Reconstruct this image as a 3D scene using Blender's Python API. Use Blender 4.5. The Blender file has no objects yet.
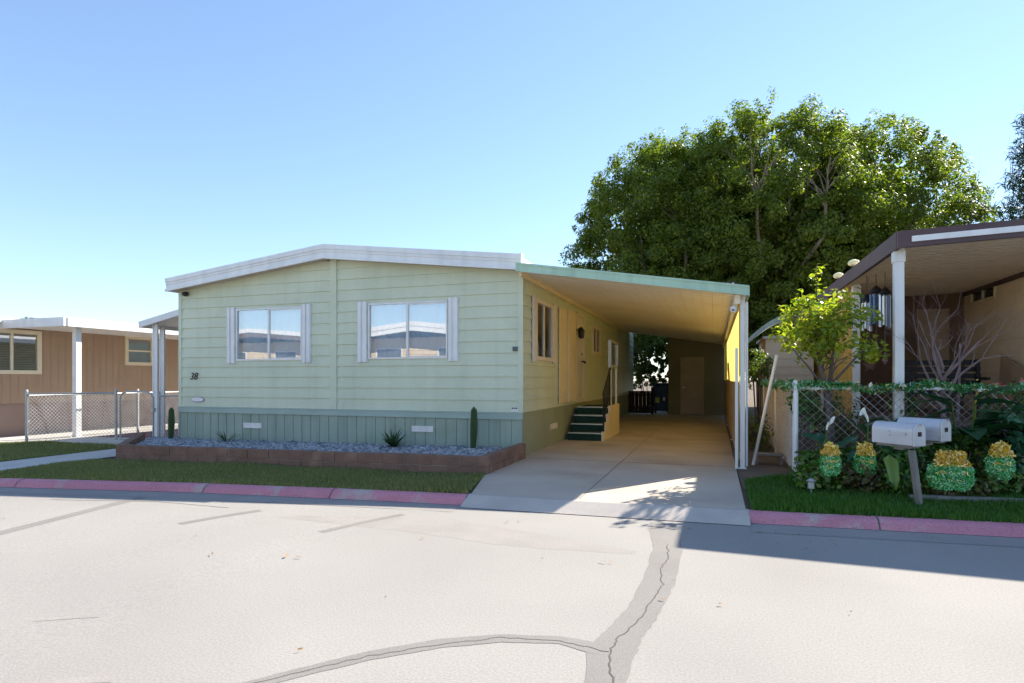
import bpy, math, random
import numpy as np
from mathutils import Vector, Matrix
R = math.radians
rnd = random.Random(7)
rng = np.random.default_rng(11)
S = bpy.context.scene
COL = S.collection
ABS = {}                                   # world position of every thing's base

# ------------------------------------------------------------------ helpers
def ground(x):
    return max(-.2, .013 * min(0.0, x + 3.0))

class MB:
    """collects faces and links them as ONE mesh object"""
    def __init__(s): s.v = []; s.f = []
    def quad(s, *p):
        n = len(s.v); s.v += [tuple(q) for q in p]; s.f.append(tuple(range(n, n + len(p)))); return s
    def box(s, x0, x1, y0, y1, z0, z1):
        n = len(s.v)
        s.v += [(x0,y0,z0),(x1,y0,z0),(x1,y1,z0),(x0,y1,z0),(x0,y0,z1),(x1,y0,z1),(x1,y1,z1),(x0,y1,z1)]
        for q in ((0,3,2,1),(4,5,6,7),(0,1,5,4),(1,2,6,5),(2,3,7,6),(3,0,4,7)): s.f.append(tuple(n+i for i in q))
        return s
    def prism(s, poly, vec):
        """closed prism: planar polygon (3d points) swept along vec"""
        n = len(s.v); k = len(poly); vec = Vector(vec)
        s.v += [tuple(p) for p in poly] + [tuple(Vector(p) + vec) for p in poly]
        s.f.append(tuple(n+i for i in range(k))); s.f.append(tuple(n+k+i for i in reversed(range(k))))
        for i in range(k):
            j = (i+1) % k; s.f.append((n+i, n+k+i, n+k+j, n+j))
        return s
    def tube(s, pts, r, seg=8, cap=True):
        pts = [Vector(p) for p in pts]; rs = r if isinstance(r, (list, tuple)) else [r]*len(pts)
        n0 = len(s.v); u = None
        for i, p in enumerate(pts):
            t = (pts[min(i+1, len(pts)-1)] - pts[max(i-1, 0)]).normalized()
            if u is None:
                u = t.orthogonal().normalized()
            else:
                u = (u - t * u.dot(t)); u = u.normalized() if u.length > 1e-6 else t.orthogonal().normalized()
            w = t.cross(u)
            for k in range(seg):
                a = 2*math.pi*k/seg
                s.v.append(tuple(p + (u*math.cos(a) + w*math.sin(a)) * rs[i]))
        for i in range(len(pts)-1):
            for k in range(seg):
                a = n0 + i*seg + k; b = n0 + i*seg + (k+1) % seg
                s.f.append((a, b, b+seg, a+seg))
        if cap:
            s.f.append(tuple(n0 + k for k in reversed(range(seg))))
            s.f.append(tuple(n0 + (len(pts)-1)*seg + k for k in range(seg)))
        return s
    def lathe(s, c, prof, seg=16):
        n0 = len(s.v)
        for (r, z) in prof:
            for k in range(seg):
                a = 2*math.pi*k/seg; s.v.append((c[0]+r*math.cos(a), c[1]+r*math.sin(a), c[2]+z))
        for i in range(len(prof)-1):
            for k in range(seg):
                a = n0+i*seg+k; b = n0+i*seg+(k+1) % seg; s.f.append((a, b, b+seg, a+seg))
        s.f.append(tuple(n0+k for k in reversed(range(seg))))
        s.f.append(tuple(n0+(len(prof)-1)*seg+k for k in range(seg)))
        return s
    def build(s, name, mat, parent=None, local=False, smooth=False, bevel=0.0, solid=0.0):
        me = bpy.data.meshes.new(name)
        off = Vector((0,0,0))
        if parent is not None and not local: off = ABS[parent.name]
        me.from_pydata([(a-off.x, b-off.y, c-off.z) for a, b, c in s.v], [], s.f)
        return link(name, me, mat, parent, smooth, bevel, solid)

def link(name, me, mat, parent=None, smooth=False, bevel=0.0, solid=0.0):
    o = bpy.data.objects.new(name, me); COL.objects.link(o)
    if mat is not None: me.materials.append(mat)
    if smooth: me.polygons.foreach_set('use_smooth', [True]*len(me.polygons))
    if parent is not None:
        o.parent = parent; ABS[o.name] = ABS.get(parent.name, Vector((0,0,0)))
    else:
        ABS[o.name] = Vector((0,0,0))
    if bevel:
        m = o.modifiers.new('bevel', 'BEVEL'); m.width = bevel; m.segments = 2; m.limit_method = 'ANGLE'; m.angle_limit = R(40)
    if solid:
        m = o.modifiers.new('solid', 'SOLIDIFY'); m.thickness = solid
    return o

def arr_mesh(name, V, F):
    """mesh from numpy arrays, all faces with the same corner count"""
    me = bpy.data.meshes.new(name); k = F.shape[1]
    me.vertices.add(len(V)); me.vertices.foreach_set('co', np.asarray(V, np.float32).ravel())
    me.loops.add(F.size); me.loops.foreach_set('vertex_index', F.astype(np.int32).ravel())
    me.polygons.add(len(F)); me.polygons.foreach_set('loop_start', np.arange(0, F.size, k, dtype=np.int32))
    me.update(calc_edges=True); me.validate()
    return me

def tag(o, label, cat, group=None, kind=None):
    if label: o['label'] = label
    if cat: o['category'] = cat
    if group: o['group'] = group
    if kind: o['kind'] = kind
    return o
def thing(name, loc, label, cat, group=None, rz=0.0):
    o = bpy.data.objects.new(name, None); COL.objects.link(o)
    o.location = loc; o.rotation_euler = (0, 0, rz); o.empty_display_size = .1
    ABS[o.name] = Vector(loc)
    return tag(o, label, cat, group)
def struct(o, kind='structure'):
    o['kind'] = kind; return o
def relabel(o, label): o['label'] = label; return o
def copy_thing(o, loc, label, rz=None):
    c = o.copy(); COL.objects.link(c); c.location = loc; c['label'] = label
    if rz is not None: c.rotation_euler.z = rz
    ABS[c.name] = Vector(loc)
    for ch in list(o.children):
        d = ch.copy(); COL.objects.link(d); d.parent = c; ABS[d.name] = Vector(loc)
        for g in list(ch.children):
            e = g.copy(); COL.objects.link(e); e.parent = d
    return c

# ------------------------------------------------------------------ materials
def mat(name, a, b=None, scale=3.0, detail=6.0, rough=.75, bump=0.0, bscale=None, lo=.35, hi=.65, metal=0.0,
        fine=0.0, fscale=150.0, spec=.3, stretch=(1,1,1), third=None, tscale=.6, tlo=.55, thi=.75, streak=0.0):
    m = bpy.data.materials.new(name); m.use_nodes = True
    n = m.node_tree.nodes; l = m.node_tree.links; p = n['Principled BSDF']
    p.inputs['Roughness'].default_value = rough; p.inputs['Metallic'].default_value = metal
    p.inputs['Specular IOR Level'].default_value = spec
    tc = n.new('ShaderNodeTexCoord'); mp = n.new('ShaderNodeMapping'); mp.inputs['Scale'].default_value = stretch
    l.new(tc.outputs['Object'], mp.inputs[0])
    def noise(s, d=detail):
        t = n.new('ShaderNodeTexNoise'); t.inputs['Scale'].default_value = s; t.inputs['Detail'].default_value = d
        l.new(mp.outputs[0], t.inputs['Vector']); return t
    def ramp(src, x, y):
        r = n.new('ShaderNodeMapRange'); r.inputs[1].default_value = x; r.inputs[2].default_value = y
        l.new(src, r.inputs[0]); return r.outputs[0]
    def mix(f, c0, c1, mode='MIX'):
        x = n.new('ShaderNodeMix'); x.data_type = 'RGBA'; x.blend_type = mode
        if hasattr(f, 'node'): l.new(f, x.inputs[0])
        else: x.inputs[0].default_value = f
        for i, c in ((6, c0), (7, c1)):
            if hasattr(c, 'node'): l.new(c, x.inputs[i])
            else: x.inputs[i].default_value = (*c, 1)
        return x.outputs[2]
    out = None
    if b is None: b = tuple(c*.8 for c in a)
    out = mix(ramp(noise(scale).outputs['Fac'], lo, hi), a, b)
    if third: out = mix(ramp(noise(tscale).outputs['Fac'], tlo, thi), out, third)
    if fine:
        fo = noise(fscale, 2.0)
        g = n.new('ShaderNodeMapRange'); g.inputs[1].default_value = .3; g.inputs[2].default_value = .7
        g.inputs[3].default_value = 1-fine; g.inputs[4].default_value = 1+fine
        l.new(fo.outputs['Fac'], g.inputs[0])
        v = n.new('ShaderNodeMix'); v.data_type = 'RGBA'; v.blend_type = 'MULTIPLY'; v.inputs[0].default_value = 1
        l.new(out, v.inputs[6]); l.new(g.outputs[0], v.inputs[7]); out = v.outputs[2]
    if streak:
        m2 = n.new('ShaderNodeMapping'); m2.inputs['Scale'].default_value = (7,7,.35); l.new(tc.outputs['Object'], m2.inputs[0])
        t2 = n.new('ShaderNodeTexNoise'); t2.inputs['Scale'].default_value = 1.0; t2.inputs['Detail'].default_value = 7; l.new(m2.outputs[0], t2.inputs['Vector'])
        g2 = n.new('ShaderNodeMapRange'); g2.inputs[1].default_value = .45; g2.inputs[2].default_value = .75; g2.inputs[3].default_value = 1; g2.inputs[4].default_value = 1-streak
        l.new(t2.outputs['Fac'], g2.inputs[0]); v2 = n.new('ShaderNodeMix'); v2.data_type = 'RGBA'; v2.blend_type = 'MULTIPLY'; v2.inputs[0].default_value = 1
        l.new(out, v2.inputs[6]); l.new(g2.outputs[0], v2.inputs[7]); out = v2.outputs[2]
    l.new(out, p.inputs['Base Color'])
    if bump:
        bp = n.new('ShaderNodeBump'); bp.inputs['Strength'].default_value = 1; bp.inputs['Distance'].default_value = bump
        l.new(noise(bscale or scale*8).outputs['Fac'], bp.inputs['Height']); l.new(bp.outputs[0], p.inputs['Normal'])
    return m

def leafmat(name, cols, trans=.35, gloss=.08, rough=.45, metal=0.0):
    """colour differs leaf by leaf; part of the light passes through"""
    m = bpy.data.materials.new(name); m.use_nodes = True
    n = m.node_tree.nodes; l = m.node_tree.links; p = n['Principled BSDF']; out = n['Material Output']
    ge = n.new('ShaderNodeNewGeometry'); cr = n.new('ShaderNodeValToRGB')
    e = cr.color_ramp.elements
    while len(e) < len(cols): e.new(.5)
    for i, c in enumerate(cols):
        e[i].position = i/(len(cols)-1); e[i].color = (*c, 1)
    l.new(ge.outputs['Random Per Island'], cr.inputs[0]); l.new(cr.outputs[0], p.inputs['Base Color'])
    p.inputs['Roughness'].default_value = rough; p.inputs['Metallic'].default_value = metal
    p.inputs['Specular IOR Level'].default_value = gloss*5
    if trans > 0:
        t = n.new('ShaderNodeBsdfTranslucent'); hs = n.new('ShaderNodeMix'); hs.data_type = 'RGBA'; hs.blend_type = 'MULTIPLY'
        hs.inputs[0].default_value = 1; hs.inputs[7].default_value = (1.7, 1.9, .7, 1)
        l.new(cr.outputs[0], hs.inputs[6]); l.new(hs.outputs[2], t.inputs[0])
        mx = n.new('ShaderNodeMixShader'); mx.inputs[0].default_value = trans
        l.new(p.outputs[0], mx.inputs[1]); l.new(t.outputs[0], mx.inputs[2]); l.new(mx.outputs[0], out.inputs[0])
    return m

def glassmat(name, refl=.5, tint=(.9,.95,1)):
    m = bpy.data.materials.new(name); m.use_nodes = True
    n = m.node_tree.nodes; l = m.node_tree.links; out = n['Material Output']; n.remove(n['Principled BSDF'])
    g = n.new('ShaderNodeBsdfGlossy'); g.inputs['Roughness'].default_value = .01; g.inputs[0].default_value = (1,1,1,1)
    t = n.new('ShaderNodeBsdfTransparent'); t.inputs[0].default_value = (*tint, 1)
    lw = n.new('ShaderNodeLayerWeight'); lw.inputs[0].default_value = .35
    mr = n.new('ShaderNodeMapRange'); mr.inputs[3].default_value = refl; mr.inputs[4].default_value = 1
    l.new(lw.outputs['Fresnel'], mr.inputs[0])
    mx = n.new('ShaderNodeMixShader'); l.new(mr.outputs[0], mx.inputs[0]); l.new(t.outputs[0], mx.inputs[1]); l.new(g.outputs[0], mx.inputs[2])
    l.new(mx.outputs[0], out.inputs[0]); return m

def fiberglass(name, c, trans):
    m = mat(name, c, tuple(x*.8 for x in c), 2.0, 5, .55, stretch=(1,6,1))
    n = m.node_tree.nodes; l = m.node_tree.links; p = n['Principled BSDF']; out = n['Material Output']
    src = p.inputs['Base Color'].links[0].from_socket
    t = n.new('ShaderNodeBsdfTranslucent'); l.new(src, t.inputs[0])
    mx = n.new('ShaderNodeMixShader'); mx.inputs[0].default_value = trans
    l.new(p.outputs[0], mx.inputs[1]); l.new(t.outputs[0], mx.inputs[2]); l.new(mx.outputs[0], out.inputs[0]); return m

M = {}
M['sage'] = mat('sage_paint', (.64,.68,.525), (.595,.635,.49), 1.3, 6, .5, .0012, 60, streak=.06, third=(.52,.56,.42), tscale=.8, tlo=.48, thi=.78, fine=.03, fscale=40)
M['sage_side'] = M['sage']
M['skirt'] = mat('skirting_paint', (.34,.415,.35), (.30,.375,.32), 2.2, 6, .6, .001, 40, streak=.18, third=(.26,.34,.26), tscale=1.4)
M['skirt_side'] = mat('olive_skirting', (.33,.35,.24), (.28,.30,.2), 1.5, 6, .65, .001, 30)
M['skirt_trim'] = mat('trim_band_paint', (.37,.47,.43), (.33,.43,.39), 2, 5, .5)
M['white'] = mat('white_metal_paint', (.80,.80,.80), (.73,.73,.74), 2.5, 5, .4, streak=.12, spec=.5, third=(.66,.65,.62), tlo=.58)
M['roof'] = mat('white_roof_coating', (.7,.7,.68), (.6,.6,.58), 2, 5, .7)
M['soffit'] = mat('soffit_beige', (.62,.52,.42), (.56,.46,.37), 2, 5, .6)
M['mint'] = mat('mint_fascia_paint', (.44,.62,.48), (.40,.57,.44), 1.5, 5, .5, streak=.2, third=(.5,.66,.55))
M['cream'] = mat('cream_paint', (.78,.66,.46), (.72,.6,.42), 2, 5, .55)
M['pinkwhite'] = mat('offwhite_paint', (.75,.68,.60), (.68,.6,.53), 2, 5, .5)
M['ceil'] = mat('carport_pan_paint', (.92,.85,.74), (.89,.81,.69), .8, 6, .55, third=(.80,.69,.54), tscale=.7, tlo=.5, thi=.8)
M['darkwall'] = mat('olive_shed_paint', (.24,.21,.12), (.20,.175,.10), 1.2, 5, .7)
M['shed_door'] = mat('dull_tan_door', (.44,.35,.27), (.38,.30,.23), 2, 5, .6)
M['concrete'] = mat('driveway_concrete', (.54,.46,.38), (.46,.39,.32), 1.1, 8, .7, .002, 90, third=(.37,.30,.24), tscale=.7, tlo=.52, thi=.72, fine=.08, fscale=120)
M['apron'] = mat('apron_concrete', (.52,.46,.41), (.44,.39,.35), 2, 8, .85, .003, 90, fine=.1, fscale=120)
M['gutter'] = mat('gutter_concrete', (.325,.295,.275), (.285,.26,.245), 1.5, 8, .9, .002, 120, third=(.28,.255,.24), tscale=1.2, fine=.12, fscale=90)
M['path'] = mat('path_concrete', (.55,.52,.48), (.47,.45,.42), 2, 8, .85, .002, 90, fine=.08)
M['road'] = mat('pale_asphalt', (.332,.309,.287), (.300,.280,.261), .55, 9, .92, .002, 240, third=(.272,.25,.235), tscale=.3, tlo=.5, thi=.75, fine=.13, fscale=80)
M['patch'] = mat('sealed_asphalt', (.245,.225,.211), (.222,.204,.193), 2, 8, .85, .003, 200, fine=.14, fscale=110)
M['faint'] = mat('worn_asphalt', (.285,.26,.243), (.315,.287,.265), 3, 8, .9, .002, 200, fine=.14, fscale=80)
M['crack'] = mat('crack_tar', (.13,.115,.105), (.10,.09,.08), 6, 4, .9)
M['pink'] = mat('pink_curb_paint', (.56,.235,.29), (.50,.20,.25), 2.2, 8, .7, .003, 60, third=(.46,.36,.34), tscale=3.2, tlo=.56, thi=.70, fine=.14, fscale=60)
M['soil'] = mat('dry_soil', (.17,.125,.09), (.12,.09,.065), 2, 8, .95, .01, 30, fine=.15, fscale=60)
M['redgravel'] = mat('reddish_gravel', (.26,.13,.12), (.18,.095,.09), 9, 8, .95, .02, 40, fine=.3, fscale=50)
M['grass_base'] = mat('lawn_soil', (.045,.06,.02), (.06,.055,.025), 4, 6, .95, .01, 30)
M['block'] = mat('red_slump_block', (.235,.14,.108), (.18,.108,.085), 4, 8, .9, .006, 30, third=(.30,.19,.14), tscale=2.5, fine=.12, fscale=60)
M['mortar'] = mat('grey_mortar', (.30,.24,.21), (.25,.2,.18), 6, 6, .95, .004, 60)
M['tan'] = mat('tan_panel_paint', (.43,.30,.21), (.40,.275,.19), 1.2, 5, .7, .001, 40)
M['tan_low'] = mat('taupe_skirting', (.33,.23,.19), (.29,.20,.165), 1.5, 5, .7)
M['cream_trim'] = mat('cream_trim_paint', (.80,.70,.52), (.75,.65,.48), 3, 4, .5)
M['galv'] = mat('galvanised_steel', (.42,.44,.46), (.34,.36,.38), 6, 4, .45, metal=.6)
M['wire'] = mat('chain_wire', (.62,.62,.62), (.5,.5,.5), 6, 3, .5, metal=.3)
M['beige_side'] = mat('beige_siding', (.84,.70,.54), (.78,.65,.50), 1.5, 5, .6)
M['brown'] = mat('brown_fascia_paint', (.11,.07,.075), (.085,.055,.06), 2, 5, .5)
M['porchceil'] = mat('porch_pan_paint', (.84,.74,.63), (.78,.68,.56), 1.5, 5, .6)
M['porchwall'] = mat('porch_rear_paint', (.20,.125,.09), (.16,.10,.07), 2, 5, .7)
M['black'] = mat('black_metal', (.015,.015,.015), (.02,.02,.02), 3, 3, .4)
M['dark'] = mat('dark_interior', (.02,.02,.022), (.015,.015,.017), 3, 3, .6)
M['darkwood'] = mat('dark_gate_wood', (.03,.024,.018), (.022,.018,.014), 5, 5, .8, stretch=(1,1,.2))
M['carpet'] = mat('green_black_carpet', (.018,.055,.04), (.012,.04,.03), 30, 4, .95, .003, 120)
M['nosing'] = mat('metal_nosing', (.6,.6,.58), (.5,.5,.48), 6, 3, .4, metal=.4)
M['bark'] = mat('pale_bark', (.30,.24,.18), (.2,.16,.12), 5, 6, .9, .02, 12, stretch=(1,1,.3))
M['greybark'] = mat('grey_bark', (.17,.13,.12), (.11,.085,.08), 8, 6, .9, .008, 30, stretch=(1,1,.3))
M['twig'] = mat('bare_twig', (.25,.18,.18), (.18,.13,.13), 8, 5, .9)
M['curtain'] = mat('white_curtain', (.72,.82,.90), (.66,.77,.88), 3, 4, .9)
M['aluminium'] = mat('mill_aluminium', (.70,.70,.70), (.6,.6,.6), 4, 4, .4, metal=.3)
M['bluebin'] = mat('blue_plastic', (.02,.06,.17), (.015,.045,.13), 3, 4, .5)
M['sticker'] = mat('lime_sticker', (.5,.55,.1), (.4,.5,.1), 3, 3, .6)
M['grey'] = mat('weathered_grey_wood', (.28,.26,.24), (.2,.19,.18), 8, 6, .85, .004, 40, stretch=(1,1,.2))
M['mailbox'] = mat('galvanised_mailbox', (.62,.62,.65), (.52,.52,.55), 3, 5, .42, metal=.35, third=(.4,.36,.33), tscale=5, tlo=.66, thi=.75)
M['board'] = mat('plywood_board', (.50,.38,.27), (.42,.31,.22), 3, 6, .8, stretch=(1,1,.2))
M['chime'] = mat('chime_tube', (.75,.76,.8), (.66,.68,.72), 4, 3, .3, metal=.5)
M['chimeblue'] = mat('blue_chime_tube', (.10,.17,.30), (.08,.14,.25), 4, 3, .35, metal=.3)
M['rust'] = mat('rusty_star', (.16,.09,.07), (.1,.06,.05), 8, 5, .8)
M['lampshade'] = mat('ivory_plastic', (.82,.75,.45), (.75,.68,.4), 5, 3, .4)
M['cactus'] = mat('cactus_skin', (.06,.11,.045), (.045,.085,.035), 8, 5, .7)
M['reed'] = mat('reed_screen', (.42,.30,.13), (.34,.24,.10), 6, 5, .85, stretch=(8,8,.5))
M['petal_white'] = mat('white_petal', (.82,.82,.74), (.75,.76,.66), 6, 3, .5)
M['petal_pink'] = leafmat('pink_petal', [(.65,.12,.2),(.75,.25,.32),(.55,.08,.15)], .25)
M['rock'] = leafmat('blue_grey_rock', [(.16,.18,.21),(.30,.32,.36),(.42,.44,.48),(.12,.13,.16),(.5,.5,.5)], 0, .04, .8)
M['ficus'] = leafmat('ficus_leaf', [(.065,.10,.012),(.10,.14,.016),(.19,.21,.025),(.07,.115,.014)], .58, .08, .45)
M['lawn'] = leafmat('lawn_blade', [(.12,.17,.05),(.19,.22,.08),(.32,.28,.14),(.13,.17,.05),(.25,.25,.11)], .25)
M['lawn2'] = leafmat('vivid_lawn_blade', [(.035,.12,.012),(.055,.16,.015),(.10,.19,.03)], .25)  # vivid green grass of the right lawn
M['citrus'] = leafmat('small_tree_leaf', [(.16,.22,.02),(.34,.36,.03),(.08,.15,.02),(.50,.45,.05)], .5)
M['shrub'] = leafmat('shrub_leaf', [(.035,.11,.02),(.07,.18,.025),(.12,.23,.035),(.03,.08,.018),(.19,.22,.05)], .3)
M['shrub2'] = leafmat('yellow_shrub_leaf', [(.08,.13,.02),(.13,.18,.03),(.05,.09,.02)], .35)
M['shrub3'] = leafmat('mottled_leaf', [(.03,.08,.02),(.10,.06,.03),(.06,.12,.02),(.16,.10,.05),(.14,.18,.04)], .25)
M['bigleaf'] = leafmat('dark_broad_leaf', [(.02,.08,.04),(.03,.11,.05),(.04,.13,.05)], .15, .14, .3)
M['paleleaf'] = leafmat('pale_broad_leaf', [(.16,.28,.06),(.2,.32,.07)], .3, .1, .4)
M['pine'] = leafmat('pine_needle', [(.018,.05,.028),(.03,.07,.04),(.04,.085,.045)], .15)
M['palm'] = leafmat('palm_frond', [(.05,.08,.025),(.07,.11,.03)], .3)
M['garland'] = leafmat('green_tinsel', [(.02,.20,.03),(.03,.32,.05),(.01,.10,.02),(.08,.42,.08)], 0, .4, .28, .1)
M['gold'] = leafmat('gold_tinsel', [(.85,.50,.03),(.95,.72,.06),(.5,.24,.02),(1,.85,.25)], 0, .4, .25, .15)
M['tinsel'] = leafmat('green_foil', [(.03,.40,.06),(.07,.55,.10),(.01,.22,.04),(.4,.8,.4)], 0, .4, .25, .1)
M['debris'] = leafmat('dry_leaf', [(.25,.13,.05),(.35,.2,.08),(.15,.09,.04)], .1)
M['glass'] = glassmat('window_glass', .27)
M['darkglass'] = glassmat('dark_window_glass', .12, (.5,.55,.6))
M['yellow'] = fiberglass('yellow_fiberglass', (.97,.70,.18), .9)
M['yellow_wall'] = fiberglass('amber_fiberglass', (.95,.60,.16), .25)
M['opp'] = mat('opposite_beige', (.66,.52,.34), (.6,.47,.3), 2, 5, .6)
M['opp_brown'] = mat('opposite_brown', (.17,.12,.11), (.14,.10,.09), 2, 5, .6)

# ------------------------------------------------------------------ ground sheets
def clip_poly(poly, x, keep):
    out = []
    for i in range(len(poly)):
        a, b = poly[i], poly[(i+1) % len(poly)]
        ia, ib = keep*(a[0]-x) >= 0, keep*(b[0]-x) >= 0
        if ia: out.append(a)
        if ia != ib:
            t = (x-a[0])/(b[0]-a[0]); out.append((x, a[1]+t*(b[1]-a[1])))
    return out
def sheet(name, poly, dz, m, kind='structure', thick=0.0, parent=None):
    mb = MB()
    parts = [clip_poly(poly, -3.0, 1)]
    lower = clip_poly(poly, -3.0, -1)
    if lower:
        parts += [clip_poly(lower, -18.3846, 1), clip_poly(lower, -18.3846, -1)]
    for p in parts:
        if len(p) < 3: continue
        ar = sum(p[i][0]*p[(i+1) % len(p)][1]-p[(i+1) % len(p)][0]*p[i][1] for i in range(len(p)))
        if ar < 0: p = p[::-1]
        top = [(x, y, ground(x)+dz) for x, y in p]
        if thick: mb.prism([(x, y, z-thick) for x, y, z in top][::-1], (0,0,thick))
        else: mb.quad(*top)
    o = mb.build(name, m, parent)
    if kind: o['kind'] = kind
    return o

CB = [(-90,1.2),(-25,4.85),(-9.46,5.67),(-6.35,6.06),(-4.12,6.19),(-2.6,6.27),(.3,6.39),(2.7,6.6),(8,6.95),(90,12)]   # back edge of the kerb
def curb_y(x):
    for (a, ya), (b, yb) in zip(CB, CB[1:]):
        if a <= x <= b: return ya + (yb-ya)*(x-a)/(b-a)
def curb_pts(x0, x1):
    return [(x0, curb_y(x0))] + [p for p in CB if x0 < p[0] < x1] + [(x1, curb_y(x1))]

sheet('ground', [(-700,-700),(700,-700),(700,700),(-700,700)], -.16, M['soil'])
road_front = curb_pts(-90, 90)
sheet('road', [(-90,-8.6),(90,-2.0)] + [(x, y+.05) for x, y in reversed(road_front)], -.1, M['road'])
sheet('lot_soil', curb_pts(-60, 60) + [(60,60),(-60,60)], -.012, M['soil'])
sheet('far_lot_soil', [(-90,-9.0),(90,-2.4),(90,-60),(-90,-60)], 0, M['soil'])

def kerb_strip(name, x0, x1, prof, m):
    pts = curb_pts(x0, x1); fine = []
    for (a, b) in zip(pts, pts[1:]):
        k = max(1, int(abs(b[0]-a[0])/.6)) if abs(a[0]) < 25 else 1
        for i in range(k): fine.append((a[0]+(b[0]-a[0])*i/k, a[1]+(b[1]-a[1])*i/k))
    fine.append(pts[-1])
    mb = MB()
    for (x, y) in fine:
        for (t, z) in prof: mb.v.append((x, y-t, ground(x)+z))
    k = len(prof)
    for i in range(len(fine)-1):
        for j in range(k-1):
            mb.f.append((i*k+j, i*k+j+1, (i+1)*k+j+1, (i+1)*k+j))
    return struct(mb.build(name, m, smooth=False))
KP = [(-.03,-.03),(-.02,0),(.04,.004),(.09,-.008),(.13,-.035),(.17,-.092)]
kerb_strip('curb', -90, -2.62, KP, M['pink'])
kerb_strip('curb', .33, 90, KP, M['pink'])
kerb_strip('curb_apron', -2.62, .33, [(-.03,-.03),(-.02,.004),(.04,0),(.20,-.068),(.265,-.094)], M['apron'])
kj = MB()
for x in (-15.2,-12.1,-9.0,-6.1,-4.3,1.45,2.72,4.6,7.6):
    for a, b in zip(KP[1:], KP[2:]):
        y = curb_y(x); g_ = ground(x)+.0025
        kj.quad((x-.006,y-b[0]-.002,g_+b[1]),(x+.006,y-b[0]-.002,g_+b[1]),(x+.008,y-a[0]-.002,g_+a[1]),(x-.006,y-a[0]-.002,g_+a[1]))
struct(kj.build('curb_joint', M['crack']))
kerb_strip('gutter', -90, -2.62, [(.165,-.0955),(.50,-.0972)], M['gutter'])
kerb_strip('gutter', .33, 90, [(.165,-.0955),(.50,-.0972)], M['gutter'])
sheet('driveway', [(-2.6,6.28),(.3,6.4),(.32,22.9),(-1.6,23.6),(-3.2,23.6),(-3.05,9.53),(-2.93,7.55)], .004, M['concrete'])
jm = MB()
for y in (9.4, 12.6, 15.8, 19.0): jm.quad((-3.0,y,.0085),(.3,y,.0085),(.3,y+.018,.0085),(-3.0,y+.018,.0085))
jm.quad((-1.38,6.36,.0085),(-1.373,6.36,.0085),(-1.373,22.6,.0085),(-1.38,22.6,.0085))
for x, y in ((-1.33,6.33),(-.25,6.37)):
    jm.quad((x,y-.15,-.060),(x+.012,y-.15,-.060),(x+.012,y+.02,.006),(x,y+.02,.006))
struct(jm.build('driveway_joint', M['crack']))
sheet('path', [(-11.45,5.62),(-10.2,5.66),(-10.2,10.9),(-14.8,10.9),(-14.8,9.7),(-11.45,9.4)], .004, M['path'])
sheet('lawn_soil', [(x, y+.02) for x, y in curb_pts(-10.2, -2.62)] + [(-2.93,7.6),(-10.2,7.6)], .0, M['grass_base'])
sheet('lawn_soil', [(x, y+.02) for x, y in curb_pts(-16.2, -11.45)] + [(-11.45,9.4),(-14.8,9.7),(-16.2,9.0)], .0, M['grass_base'])
sheet('lawn_soil', [(x, y+.02) for x, y in curb_pts(.33, 14)] + [(14,8.9),(.35,8.9)], .0, M['grass_base'])
sheet('side_yard_gravel', [(-14.8,10.9),(-10.45,10.9),(-10.45,24),(-14.8,24)], .006, M['redgravel'])
sheet('side_driveway', [(-24,6),(-16.2,6),(-16.2,9.0),(-14.82,9.72),(-14.82,24),(-24,24)], .003, M['path'])
sheet('dirt_strip', [(.32,7.6),(1.0,7.6),(1.0,22),(.32,22)], .002, M['soil'])

def strip(name, pts, w, m, dz=-.0985, jit=0.0):
    mb = MB(); P = []
    k = 7
    for (a, b), i in zip(zip(pts, pts[1:]), range(99)):
        wa, wb = (w[i], w[i+1]) if isinstance(w, (list, tuple)) else (w, w)
        for q in range(k): P.append((a[0]+(b[0]-a[0])*q/k, a[1]+(b[1]-a[1])*q/k, wa+(wb-wa)*q/k))
    P.append((*pts[-1], w[-1] if isinstance(w, (list, tuple)) else w))
    row = []
    for i, (x, y, ww) in enumerate(P):
        x0, y0, _ = P[max(0,i-1)]; x1, y1, _ = P[min(len(P)-1,i+1)]
        t = Vector((x1-x0, y1-y0)).normalized(); n = Vector((-t.y, t.x))
        jx = rnd.uniform(-jit, jit); wl = ww*(1+rnd.uniform(-.07,.07))/2; wr = ww*(1+rnd.uniform(-.07,.07))/2
        row.append(((x+n.x*(jx+wl), y+n.y*(jx+wl)), (x+n.x*(jx-wr), y+n.y*(jx-wr))))
    for (a, b), (c, d) in zip(row, row[1:]):
        mb.quad(*[(p[0], p[1], ground(p[0])+dz) for p in (b, d, c, a)])
    return struct(mb.build(name, m))
main = [(-.47,6.0),(-.42,5.6),(-.36,5.06),(-.36,4.29),(-.4,3.7),(-.47,3.3),(-.50,3.04),(-.46,2.6),(-.40,1.6),(-.3,.5)]
strip('road_patch', main, [.24,.27,.23,.22,.20,.21,.25,.15,.14,.14], M['patch'])
strip('road_patch', [(-.55,3.09),(-.78,3.13),(-1.09,3.05),(-1.37,2.89),(-1.65,2.65),(-1.87,2.39),(-2.1,2.1),(-2.4,1.6)], [.14,.09,.10,.11,.10,.09,.08,.08], M['patch'], -.098)
strip('road_crack', [(-.37,5.22),(-.33,4.8),(-.38,4.52),(-.33,4.2),(-.36,3.89),(-.42,3.54),(-.49,3.23),(-.51,3.07),(-.44,2.77),(-.4,2.2),(-.36,1.5)], .009, M['crack'], -.0970, .012)
strip('road_crack', [(-.51,3.07),(-.78,3.12),(-1.09,3.06),(-1.37,2.87),(-1.65,2.64),(-1.9,2.36),(-2.15,2.05)], .006, M['crack'], -.0968, .008)
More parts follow.
